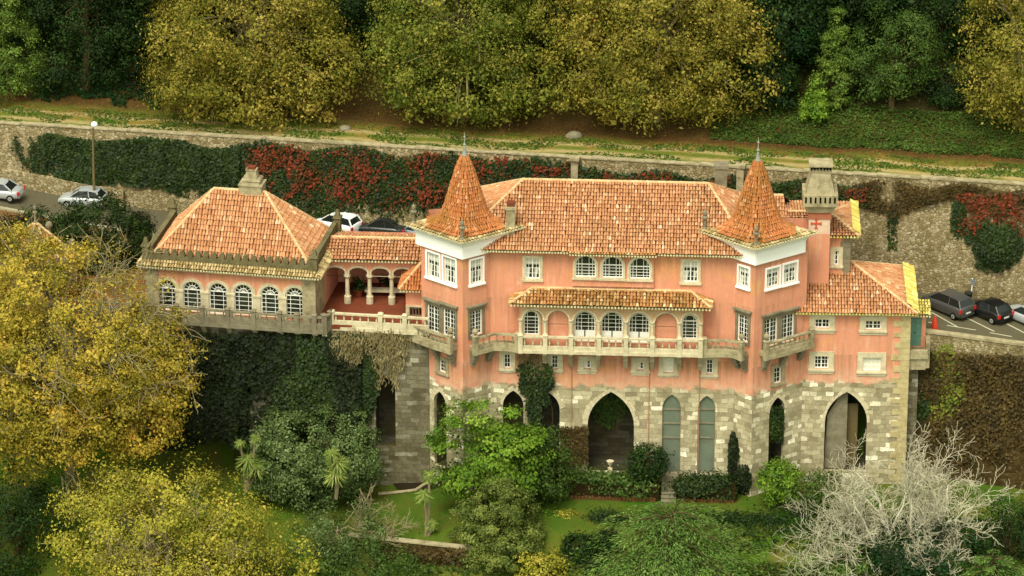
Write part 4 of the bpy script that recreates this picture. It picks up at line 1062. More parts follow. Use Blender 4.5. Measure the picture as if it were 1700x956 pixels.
# ---- arches of the basement: dressed voussoirs and dark recesses
rg = random.Random(31)
for f, O, b in arches+[wing_arch]:
    vb = MB(); nb = MB(); fbk = MB()
    Wd = b[1]-b[0]; E_ = inset(O, -.34); n = len(O)
    for i in range(2, n-1):
        k_ = rg.uniform(.55, 1.35); a0, a1 = Vector(O[i]), Vector(O[i+1]); b0, b1 = Vector(E_[i]), Vector(E_[i+1])
        b0 = a0+(b0-a0)*k_; b1 = a1+(b1-a1)*k_
        vb.pprism(f, [tuple(a0), tuple(a0.lerp(a1, .94)), tuple(b0.lerp(b1, .94)), tuple(b0)], -.02, .05)
    dp = 1.6 if Wd < 2 else 3.2
    m_ = len(O)
    for i in range(m_):
        (u0, z0), (u1, z1) = O[i], O[(i+1) % m_]
        nb.face([f.p(u0, z0, -.27), f.p(u1, z1, -.27), f.p(u1, z1, -dp), f.p(u0, z0, -dp)], [(0, z0), (.6, z1), (.6+dp, z1), (dp, z0)])
    fbk.face([f.p(u, z, -dp) for u, z in O], O)
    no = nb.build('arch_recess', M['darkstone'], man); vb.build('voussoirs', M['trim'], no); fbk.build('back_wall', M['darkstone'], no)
# inner stair wall and plank door in the wing arch
f, O, b = wing_arch; um = (b[0]+b[1])/2
mb = MB(); mb.pprism(f, [(b[0]+.02, b[2]), (um+.1, b[2]), (um+.1, b[3]-.15), (um-.6, b[3]-.75), (b[0]+.2, b[3]-2.2)], -.9, -.5); mb.build('stair_wall', M['grey'], man)
mb = MB(); mb.box(um+.12, um+.95, -1.25, -1.1, b[2], b[3]-1.6, f); mb.box(um+.12, um+.95, -1.2, -1.05, b[3]-1.6, b[3]-1.5, f); mb.build('arch_door', M['iron'] if False else plain('weathered_plank', c(112, 98, 66), .9, .1, var=.2), man)
wall.build('wall', M['facade'], man)
# drainpipes
mb = MB()
pm = plain('pink_washed_drainpipe', c(190, 138, 110), .8, .2, var=.2)
for x in (949, 1077.5, 1161): mb = MB(); u = MX(x, 640); mb.tube([MF.p(u, zfl-.4, .09), MF.p(u, .3, .09)], .035, 6); mb.build('drainpipe', pm, man)
# ---- annex with the green door at the far right
AF = Fr(WF.p(wr, 0).x+.02, 3.6, WA); d0 = pxbox(AF, 1517.5, 24, 527, 575); zl = d0[2]
mb = MB(); hs_ = [outline('rect', *d0)]; au = AF.px(1537, 540)[0]
al = d0[0]-.2; au = max(au, d0[1]+.25)
mb.panel(AF, [(al, zl-.2), (au, zl-.2), (au, d0[3]+.35), (al, d0[3]+.35)], hs_, 0, .2)
mb.face([AF.p(au, zl-.2), AF.p(au, zl-.2, -2.5), AF.p(au, d0[3]+.35, -2.5), AF.p(au, d0[3]+.35)]); mb.build('annex_wall', M['pink'], man)
mb = MB(); mb.box(d0[0], d0[1], -.18, -.1, d0[2], d0[3], AF)
for i in range(2):
    for z0, z1 in ((.12, .3), (.36, .56), (.62, .78), (.82, .95)):
        W2 = (d0[1]-d0[0])/2; H2 = d0[3]-d0[2]; mb.box(d0[0]+i*W2+.1, d0[0]+(i+1)*W2-.1, -.1, -.05, d0[2]+z0*H2, d0[2]+z1*H2, AF)
dd = mb.build('door', M['teal'], man); mb = MB(); mb.lathe(AF.p(d0[0]+.5*(d0[1]-d0[0])+.08, d0[2]+1.1, -.02), [(.03, 0), (.06, .04), (.03, .1)], 6); mb.build('handle', M['iron'], dd)
a0, a1 = AF.p(-.2, d0[3]+.42, .45), AF.p(au+.35, d0[3]+.42, .45); a2, a3 = AF.p(au+.35, d0[3]+.95, -1.2), AF.p(-.2, d0[3]+.95, -1.2)
roof(man, [[a0, a1, a2, a3]], 'tile_lichen', [], [(a0, a1)], 'annex_roof', 680)
mb = MB(); mb.box(-.1, au+.15, -2.0, 1.6, zl-.35, zl-.05, AF); mb.box(-.1, au+.12, 1.3, 1.58, zl-.05, zl+.35, AF); mb.box(-.1, au, .0, 1.45, zl-1.3, zl-.36, AF)
mb.prism([AF.p(au+.0, 0, 1.4)[:2], AF.p(au+.3, 0, 1.3)[:2], AF.p(au+.3, 0, -1)[:2], AF.p(au, 0, -1)[:2]], zl-1.2, zl+.9)
mb.build('landing', M['lichen'], man)
mb = MB(); mb.box(-.1, .75, -.8, .6, -1.6, zl-1.31, AF); mb.build('landing_pier', M['stonewall'], man)
# ------------------------------------------------------------------ pavilion at the left
PA = R_(-7.0); PRt = onY(524, 535, 1.0); PLEN = 13.25; PZ = PRt.z
PF = Fr(PRt.x-PLEN*math.cos(PA), PRt.y-PLEN*math.sin(PA), PA)
pav = empty('pavilion', (PF.p(PLEN/2, PZ)), 'pavilion with six arched windows and a steep hipped tile roof behind a crenellated parapet', 'pavilion')
pw = MB(); ph_ = []
ze = PF.px(380, 451, .55)[1]
PW6 = [(277.5, 464.5, 514), (319, 467, 516.5), (362.5, 470, 521), (404, 472, 522.5), (448.5, 475, 525.5), (489.5, 477, 527)]
for i, (xc, yt, yb) in enumerate(PW6):
    b = pxbox(PF, xc, 31, yt, yb)
    window(pav, PF, ph_, 'arch', b, 4, 5, .24, name='arched_window', bar=.06, transom=b[3]-(b[1]-b[0])*.5, fan=True, surm='trim', sill=False)
pw.panel(PF, [(0, PZ-.3), (PLEN, PZ-.3), (PLEN, ze-.1), (0, ze-.1)], ph_)
PD = 8.3
for a, b in ((PF.p(PLEN, 0, 0), PF.p(PLEN, 0, -PD)), (PF.p(PLEN, 0, -PD), PF.p(0, 0, -PD)), (PF.p(0, 0, -PD), PF.p(0, 0, 0))):
    f = fr2(a, b); pw.face([f.p(0, PZ-.3), f.p(f.L, PZ-.3), f.p(f.L, ze-.1), f.p(0, ze-.1)], [(0, PZ), (f.L, PZ), (f.L, ze), (0, ze)])
pw.build('wall', m_facade('faded_pink_plaster', -50, tone=.9), pav)
sf = fr2(PF.p(PLEN, 0, 0), PF.p(PLEN, 0, -PD))
for u0, u1 in ((-.05, 1.0), (PLEN-1.0, PLEN+.05)): mb = MB(); mb.box(u0, u1, -.3, .09, PZ-.3, ze-.35, PF); mb.build('corner_pilaster', M['lichen'], pav)
mb = MB(); mb.box(0, 3.0, -.2, .06, PZ-.3, ze-.35, sf); mb.build('corner_pilaster', M['lichen'], pav)
us = [PF.px(x, 500)[0] for x, a, b in PW6]; zk = PF.px(380, 489)[1]
for a, b in zip(us, us[1:]): m_ = (a+b)/2; mb = MB(); mb.box(m_-.3, m_+.3, 0, .1, PZ, zk, PF); mb.box(m_-.36, m_+.36, 0, .16, zk, zk+.14, PF); mb.build('pilaster', M['trim'], pav)
mb = MB(); mb.box(-.15, PLEN+.15, -.2, .3, ze-.36, ze-.14, PF); mb.box(0, PD, -.2, .3, ze-.36, ze-.14, sf); mb.build('cornice', M['trim'], pav)
ov = .5
A, B, Cc, Dd = PF.p(-ov, ze, ov), PF.p(PLEN+ov, ze, ov), PF.p(PLEN+ov, ze, -PD-ov), PF.p(-ov, ze, -PD-ov)
# skirt of eave tiles outside the parapet, then the steep roof inside it
r0 = PF.px(355.5, 313.5, -PD/2); r1 = PF.px(440, 318.5, -PD/2); zR = (r0[1]+r1[1])/2
Q0, Q1 = PF.p(r0[0], zR, -PD/2), PF.p(r1[0], zR, -PD/2); i_ = .25; zi = ze+.3
a, b, cc_, dd_ = PF.p(i_, zi, -i_), PF.p(PLEN-i_, zi, -i_), PF.p(PLEN-i_, zi, -PD+i_), PF.p(i_, zi, -PD+i_)
roof(pav, [[a, b, Q1, Q0], [b, cc_, Q1], [dd_, a, Q0], [cc_, dd_, Q0, Q1]], 'tile', [(a, Q0), (b, Q1), (Q0, Q1), (cc_, Q1), (dd_, Q0)], [], 'roof', 700, .24, .42)
roof(pav, [[A, B, PF.p(PLEN, zi, 0), PF.p(0, zi, 0)], [B, Cc, PF.p(PLEN, zi, -PD), PF.p(PLEN, zi, 0)], [Dd, A, PF.p(0, zi, 0), PF.p(0, zi, -PD)]], 'tile_grey', [], [(A, B), (B, Cc), (Dd, A)], 'eave_skirt', 720)
cr = MB(); n = 21
def crenel(mb, f, l, n):
    mb.box(0, l, -.3, 0, zi-.35, zi+.38, f)
    for k in range(n):
        u = (k+.5)*l/n; mb.box(u-.2, u+.2, -.29, -.01, zi+.38, zi+.78, f)
        mb.box(u-.09, u+.09, -.29, -.01, zi+.78, zi+.9, f)
        mb.box(u-.16, u+.16, 0, .07, zi-.25, zi+.2, f)
pfi = Fr(*PF.p(.1, 0, -.02)[:2], PA); crenel(cr, pfi, PLEN-.2, 21)
for (p, q) in ((PF.p(PLEN-.05, 0, -.3), PF.p(PLEN-.05, 0, -PD+.2)), (PF.p(.05, 0, -PD+.2), PF.p(.05, 0, -.3))):
    f = fr2(p, q); cr.box(0, f.L, -.3, 0, zi-.35, zi+.75, f); cr.box(0, f.L, -.34, .04, zi+.75, zi+.85, f)
cr.build('crenellated_parapet', M['cren'], pav)
for u, w_ in ((.05, -.15), (PLEN-.05, -.15), (.05, -PD), (PLEN-.05, -PD)):
    q = PF.p(u, 0, w_); mb = MB(); mb.frust(q.x, q.y, zi-.4, zi+1.1, .55, .55, .5, .5, PA); mb.frust(q.x, q.y, zi+1.1, zi+1.25, .7, .7, .6, .6, PA); mb.frust(q.x, q.y, zi+1.25, zi+1.75, .42, .42, .2, .2, PA); mb.build('corner_post', M['cren'], pav)
cq = PF.px(419, 316, -PD/2-.4); q = PF.p(cq[0], 0, -PD/2-.4); zt_ = PF.px(418, 277, -PD/2-.4)[1]; z0 = zR-.5
mb = MB(); h = zt_-z0
for (f0, f1, w0, w1) in ((0, .42, 1.75, 1.75), (.42, .47, 1.9, 1.9), (.47, .58, 1.35, 1.25), (.58, .64, 1.5, 1.35), (.64, .9, 1.0, .72), (.9, .95, .85, .85)): mb.frust(q.x, q.y, z0+f0*h, z0+f1*h, w0, w0*.8, w1, w1*.8, PA)
o = mb.build('chimney', M['lichen'], pav); mb = MB(); mb.frust(q.x, q.y, z0+.95*h, z0+1.03*h, .6, .5, .6, .5, PA); mb.build('chimney_pot', M['redterrace'], o)

# ------------------------------------------------------------------ terrace: walls, floor, balustrades
TZ = PZ+.02
ter = empty('terrace', (-14, 2, -1.5), 'high overgrown stone terrace with curved balustrade carrying the pavilion', 'terrace')
j0 = PF.p(PLEN+1.2, 0, 1.0); jr = onZ(551, 548, TZ-.5)
jend = Vector((-7.15, .75, 0))
TW = fr2(PF.p(-22, 0, .25), PF.p(PLEN+.5, 0, .25)); TW2 = fr2(TW.p(TW.L, 0), (-6.3, .55))
tw = MB(); th = []
for xc, wp, yt, yb in ((640, 33, 622, 742),): O, b = gothic_hole(TW2, th, xc, wp, yt, yb, 0)
ta = [(TW2, O, b)]
tw.panel(TW2, [(0, -3.4), (TW2.L, -3.4), (TW2.L, TZ-.3), (0, TZ-.3)], th)
tl = []
for xc, wp, yt, yb in ((437, 46, 640, 742), (540, 40, 640, 742)): O, b = gothic_hole(TW, tl, xc, wp, yt, yb, 0); ta.append((TW, O, b))
tw.panel(TW, [(0, -3.4), (TW.L, -3.4), (TW.L, TZ-.3), (0, TZ-.3)], tl)
tw.build('masonry', M['stonewall'], ter)
for f, O, b in ta:
    nb = MB(); dp = 2.4
    for i in range(len(O)):
        (u0, z0), (u1, z1) = O[i], O[(i+1) % len(O)]
        nb.face([f.p(u0, z0, -.27), f.p(u1, z1, -.27), f.p(u1, z1, -dp), f.p(u0, z0, -dp)], [(0, z0), (.6, z1), (.6+dp, z1), (dp, z0)])
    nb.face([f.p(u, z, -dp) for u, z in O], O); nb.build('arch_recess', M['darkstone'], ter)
mb = MB(); q = onZ(382, 742, -1.9); mb.frust(q.x, q.y, -2.6, 1.2, 2.4, 1.0, 1.6, .8, PA); mb.build('buttress', M['stonewall'], ter)
fl_ = MB()
fl_.prism([PF.p(PLEN+.02, 0, .4)[:2], TW2.p(TW2.L, 0, .1)[:2], (-6.6, 9), PF.p(PLEN+.02, 0, -9)[:2]], TZ-.35, TZ)
fl_.build('red_tiled_floor', M['redterrace'], ter)
mb = MB(); mb.prism([PF.p(-24, 0, .3)[:2], PF.p(0, 0, .3)[:2], PF.p(0, 0, -6)[:2], PF.p(-24, 0, -6)[:2]], TZ-.6, TZ-.2); mb.build('leaf_strewn_floor', plain('leaf_strewn_gravel', c(142, 88, 48), .95, .1, var=.3, scale=1.5), ter)
# walkway in front of the pavilion with brackets
pa = [PF.p(u, 0, 1.15)[:2] for u in [-20, -10, -3, 0]]+[PF.p((us[i]+us[i+1])/2, 0, 1.15)[:2] for i in range(5)]+[PF.p(PLEN-1.2, 0, 1.15)[:2]]
curve = [PF.p(PLEN+.15, 0, 1.1)[:2], PF.p(PLEN+.9, 0, .95)[:2], jr[:2]]
outer = [tuple(p) for p in pa+curve]
inner = [tuple(PF.p((Vector((*p, 0))-PF.o).dot(PF.U), 0, -.1)[:2]) for p in outer]
balustrade(ter, outer, inner, TZ, .9, .42, posts=list(range(3, len(outer))), step=.6, name='curved_balcony', lower=1.0, mat='grey')
for p in outer[2:-1:1]:
    u = (Vector((*p, 0))-PF.o).dot(PF.U); corbel(ter, PF, u, TZ-.43, .95, 1.1, .4, 'lichen')
p0 = Vector(outer[-1]); p1 = Vector(TW2.p(TW2.L, 0, .5)[:2])
pp = [tuple(p0.lerp(p1, k/4)) for k in range(5)]; qq = [tuple(TW2.p((Vector((*p, 0))-TW2.o).dot(TW2.U), 0, -.2)[:2]) for p in pp]
balustrade(ter, pp, qq, TZ, .95, .4, posts=[0, 2, 3], step=.62, name='terrace_balustrade', mat='trim', lower=.9, rail_mat='trim')

# ------------------------------------------------------------------ arcaded gallery between pavilion and palace
ga, gb = onZ(530, 502.5, TZ), onZ(700, 506.5, TZ); GF = fr2(ga, gb)
gal = empty('arcade_gallery', (ga+gb)/2, 'open gallery with white columns and round arches under a tiled roof between pavilion and palace', 'gallery')
gx = [GF.px(x, 480)[0] for x in (538.5, 576.5, 613.5, 650, 687)]
zat = GF.px(594, 444, 0)[1]; gt = GF.px(613, 431, .4)[1]; zsp = zat-(gx[2]-gx[1]-.34)/2
gh = [outline('arch', a+.17, b-.17, zat-(b-a-.34)/2, zat) for a, b in zip(gx, gx[1:])]
gm = MB(); arcade_plate(gm, GF, gx[0]-.2, GF.L+.6, zsp, gt-.2, gh, -.3, 0); g_o = gm.build('arcade_wall', M['pink'], gal)
mb = MB()
for O in gh: mb.ring(GF, [(u, max(z, zsp)) for u, z in inset(O, -.16)], [(u, max(z, zsp)) for u, z in O], -.02, .06)
mb.build('archivolt', M['trim'], g_o)
for u in gx[1:]:
    mb = MB(); mb.lathe(GF.p(u, TZ, -.15), [(.28, 0), (.28, .6), (.19, .65), (.17, .75), (.15, zsp-TZ-.25), (.28, zsp-TZ-.1), (.28, zsp-TZ+.02)], 10); mb.build('column', M['trim'], g_o)
bkw = MB(); bkw.face([GF.p(-1, TZ, -4.2), GF.p(GF.L+1, TZ, -4.2), GF.p(GF.L+1, gt+.3, -4.2), GF.p(-1, gt+.3, -4.2)]); bkw.face([GF.p(-1, TZ, -4.5), GF.p(GF.L+1, TZ, -4.5), GF.p(GF.L+1, gt+.3, -4.5), GF.p(-1, gt+.3, -4.5)][::-1])
bkw.build('back_wall', M['pink'], gal)
mb = MB(); mb.box(0, GF.L, -.2, .22, gt-.3, gt-.1, GF); mb.build('cornice', M['trim'], gal)
gr_ = GF.px(613, 395, -2.1)
E0, E1 = GF.p(-.8, gt, .5), GF.p(GF.L+.5, gt, .5); T0, T1 = GF.p(-.8, gr_[1], -2.1), GF.p(GF.L+.5, gr_[1], -2.1); K0, K1 = GF.p(-.8, gt, -4.8), GF.p(GF.L+.5, gt, -4.8)
roof(gal, [[E0, E1, T1, T0], [K1, K0, T0, T1]], 'tile', [(T0, T1)], [(E0, E1)], 'roof', 740, .25, .38)
# things standing in the gallery
bn = empty('stone_bench', GF.p(gx[2]+.6, TZ, -1.6), 'long pale stone bench at the back of the arcade gallery', 'bench')
mb = MB(); mb.box(gx[1]+1.2, GF.L+.3, -1.9, -1.3, TZ+.42, TZ+.62, GF); mb.build('seat', M['trim'], bn)
for u in (gx[1]+1.5, gx[3], GF.L): mb = MB(); mb.box(u-.15, u+.15, -1.85, -1.35, TZ, TZ+.42, GF); mb.build('support', M['lichen'], bn)
def pot_plant(q, label, s=1.0, leaf='dark', seed=1):
    root = empty('potted_plant', q, label, 'potted plant'); root['_local'] = True
    mb = MB(); mb.lathe((0, 0, 0), [(.22*s, 0), (.34*s, .5*s), (.38*s, .5*s), (.38*s, .58*s), (.3*s, .56*s)], 10); o = mb.build('pot', M['redterrace']); o.parent = root
    p, o_, cr_, cc = crown_points(seed, [(0, 0, .95*s, .55*s, .55*s, .5*s)], 16, 14, .14*s); leaves('foliage', L[leaf], p, o_, .2*s, seed, clump=cr_, parent=root)
pot_plant(GF.p(gx[1]+.75, TZ, -1.4), 'large potted plant between the first two gallery columns', 1.15, 'dark', 71)
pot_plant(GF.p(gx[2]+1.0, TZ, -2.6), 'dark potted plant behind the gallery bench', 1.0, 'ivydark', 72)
# small porch with its own roof and an iron gate against the left tower
por = empty('porch', (-7.6, 1.5, TZ), 'narrow pink porch with an iron gate and a small orange roof against the left tower', 'porch')
q0_ = onZ(674, 532, TZ-.4); YF = fr2((q0_.x, q0_.y), (-6.55, q0_.y-.05)); zpt = YF.px(685, 478, 0)[1]
zg = YF.px(685, 507, 0)[1]
mb = MB(); mb.box(0, YF.L, -2.2, 0, zg, zpt, YF); mb.build('wall', M['pink'], por)
mb = MB(); mb.box(0, .28, -.3, .06, TZ-1.2, zg, YF); mb.box(0, YF.L, -.25, .07, zg-.12, zg+.03, YF); mb.build('gate_pier', M['trim'], por)
mb = MB(); n = 7
for i in range(n): u = .3+(YF.L-.35)*i/(n-1); mb.box(u-.025, u+.025, -.12, -.07, TZ-.2, zg-.1, YF)
for z in (TZ, TZ+.7, zg-.3): mb.box(.28, YF.L, -.13, -.06, z, z+.05, YF)
mb.build('iron_gate', M['grey'], por)
p0_, p1_ = YF.p(-.45, zpt+.02, .45), YF.p(YF.L+.45, zpt+.02, .45); pk = YF.p(YF.L+.45, zpt+2.1, -2.4); pk0 = YF.p(YF.L-.25, zpt+1.9, -1.9); pb_ = YF.p(-.45, zpt+.02, -3.6)
roof(por, [[p0_, p1_, pk0], [pb_, p0_, pk0]], 'tile_tower', [(p0_, pk0)], [(p0_, p1_)], 'roof', 760)

# ---- ivy under the terrace
tiv = region_px(TW, 250, 600, lambda x: 548, lambda x: 742)
def tiv2(rg):
    r_ = tiv(rg)
    if r_ is None: return None
    u, z = r_[:2]
    for f, O, b in ta[1:]:
        if b[0]-.1 < u < b[1]+.1 and z < b[3]-.2 and rg.random() < .8: return None
    return r_
def creep2(fr):
    a, b = blob_px(fr, 1218, 765, 10, 48), blob_px(fr, 1228, 795, 20, 30)
    return lambda rg: a(rg) if rg.random() < .5 else b(rg)
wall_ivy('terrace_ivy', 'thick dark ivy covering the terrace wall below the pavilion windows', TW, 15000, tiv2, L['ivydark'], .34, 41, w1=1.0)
wall_ivy('dry_vines', 'hanging grey dry vines on the terrace wall below the white balustrade', TW2, 2200, strands(TW2, [(560+i*7, 546, 557+i*6.6, 575+70*abs(math.sin(i*2.4))**1.5) for i in range(17)], 8), L['dry'], .42, 42, w1=.5, tj=.25, aspect=.18)
wall_ivy('dry_vines', 'small tuft of grey dry vines left of the white balustrade on the ivy wall', TW, 900, strands(TW, [(562+i*5, 550, 560+i*5, 572+40*abs(math.sin(i*1.7))) for i in range(8)], 6), L['dry'], .42, 53, w0=.6, w1=1.2, tj=.25, aspect=.18)
wall_ivy('grotto_fern', 'dark green fern growth at the back of the large arch', MF, 700, blob_px(MF, 1008, 700, 30, 42), L['mid'], .26, 54, w0=-3.0, w1=-2.2)
wall_ivy('terrace_ivy', 'ivy tongue at the bend of the terrace balustrade', TW2, 1500, blob_px(TW2, 610, 628, 20, 78), L['ivy'], .3, 43, w1=.8)
wall_ivy('facade_ivy', 'dense hanging plant between two dark arches on the palace front', MF, 1700, strands(MF, ((872, 600, 866, 648), (878, 592, 880, 690), (886, 604, 890, 715), (894, 598, 897, 690), (902, 612, 908, 668), (908, 602, 913, 640), (884, 640, 892, 735)), 4.5), L['ivy'], .24, 44, w1=.8)
wall_ivy('terrace_ivy', 'lighter green ivy patch on the dark terrace wall above the round tree', TW, 2600, blob_px(TW, 512, 632, 62, 84), L['ivy'], .28, 52, w0=.6, w1=1.5)
wall_ivy('facade_ivy', 'dry brown stems hanging above the ivy on the palace front', MF, 300, region_px(MF, 858, 905, lambda x: 582, lambda x: 625), L['dry'], .45, 45, w1=.5, aspect=.14, tj=.2)
wall_ivy('facade_ivy', 'ivy growing inside the pointed niche of the right tower', RT[1], 600, region_px(RT[1], 1279, 1298, lambda x: 672, lambda x: 735), L['ivy'], .25, 46, w0=-.2, w1=.3)
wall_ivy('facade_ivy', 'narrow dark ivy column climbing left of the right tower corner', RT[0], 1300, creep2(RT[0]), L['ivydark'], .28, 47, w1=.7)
wall_ivy('pier_creeper', 'brown dead creeper covering the pier left of the large arch', MF, 1500, region_px(MF, 931, 976, lambda x: 706, lambda x: 772), L['brown'], .26, 48, w1=.35)

# ------------------------------------------------------------------ parapet wall at the right, holding up the road
RW = fr2((30.6, 4.0), (70, -5.6)); rwz = lambda x: zr(x)+.95
rwo = empty('parapet_wall', RW.p(5, -1), 'tall brown overgrown wall with a pale parapet holding up the road at the right', 'wall')
mb = MB(); cp = MB(); pw2 = MB(); N = 20
for i in range(N):
    ua, ub = RW.L*i/N, RW.L*(i+1)/N; za, zb = rwz(RW.p(ua, 0).x), rwz(RW.p(ub, 0).x)
    mb.face([RW.p(ua, -3, .7), RW.p(ub, -3, .7), RW.p(ub, zb-1.6, .0), RW.p(ua, za-1.6, .0)])
    pw2.face([RW.p(ua, za-1.6), RW.p(ub, zb-1.6), RW.p(ub, zb), RW.p(ua, za)]); pw2.face([RW.p(ub, zb-1.2, -.4), RW.p(ua, za-1.2, -.4), RW.p(ua, za, -.4), RW.p(ub, zb, -.4)])
    cp.face([RW.p(ua, za+.1, .08), RW.p(ub, zb+.1, .08), RW.p(ub, zb+.1, -.45), RW.p(ua, za+.1, -.45)]); cp.face([RW.p(ua, za-.08, .08), RW.p(ub, zb-.08, .08), RW.p(ub, zb+.1, .08), RW.p(ua, za+.1, .08)])
mb.build('masonry', M['brownwall'], rwo); pw2.build('parapet', M['rubble'], rwo); cp.build('coping', M['lichen'], rwo)
wall_ivy('dead_creeper', 'brown dead creeper over the tall wall under the road at the right', RW, 6500, region_px(RW, 1515, 1720, lambda x: 575+(x-1515)*.06, lambda x: 765), L['brown'], .26, 49, w0=.1, w1=.8)
wall_ivy('green_creeper', 'yellow green creeper patch on the brown wall right of the landing', RW, 700, blob_px(RW, 1572, 640, 34, 75), L['plane_green'], .24, 50, w0=.4, w1=.9)
wall_ivy('green_creeper', 'green ivy hanging under the stone landing of the green door', RW, 600, blob_px(RW, 1532, 645, 22, 60), L['ivy'], .28, 51, w0=.3, w1=.9)

# ------------------------------------------------------------------ old gate turret at the far left
gq = onY(62, 440, 8.0)
gt_ = empty('gate_turret', (gq.x, gq.y, 10.8), 'old ivy grown turret roof with stone ball finials behind the golden tree', 'turret')
zt_ = onY(60, 370, 8).z; zb_ = onY(62, 415, 8).z
mb = MB(); mb.frust(gq.x, gq.y, 9.5, zb_, 4.6, 4.6, 4.6, 4.6, .6); mb.build('wall', M['rubble'], gt_)
C4 = [Vector((gq.x+3.1*math.cos(a), gq.y+3.1*math.sin(a), zb_)) for a in [.6+math.pi/4+k*math.pi/2 for k in range(4)]]; apx = Vector((gq.x, gq.y, zt_))
roof(gt_, [[C4[k], C4[(k+1) % 4], apx] for k in range(4)], 'tile_moss', [(p, apx) for p in C4], [], 'roof', 780)
pinnacle(gt_, apx.x, apx.y, apx.z-.1, 1.7, 'finial', s=.8)
for p in C4:
    q = p.lerp(apx, .05); mb = MB(); mb.lathe((q.x, q.y, q.z-.1), [(.16, 0), (.14, .6), (.26, .75), (.3, .95), (.22, 1.15), (.05, 1.25)], 9); mb.build('ball_finial', M['grey'], gt_)

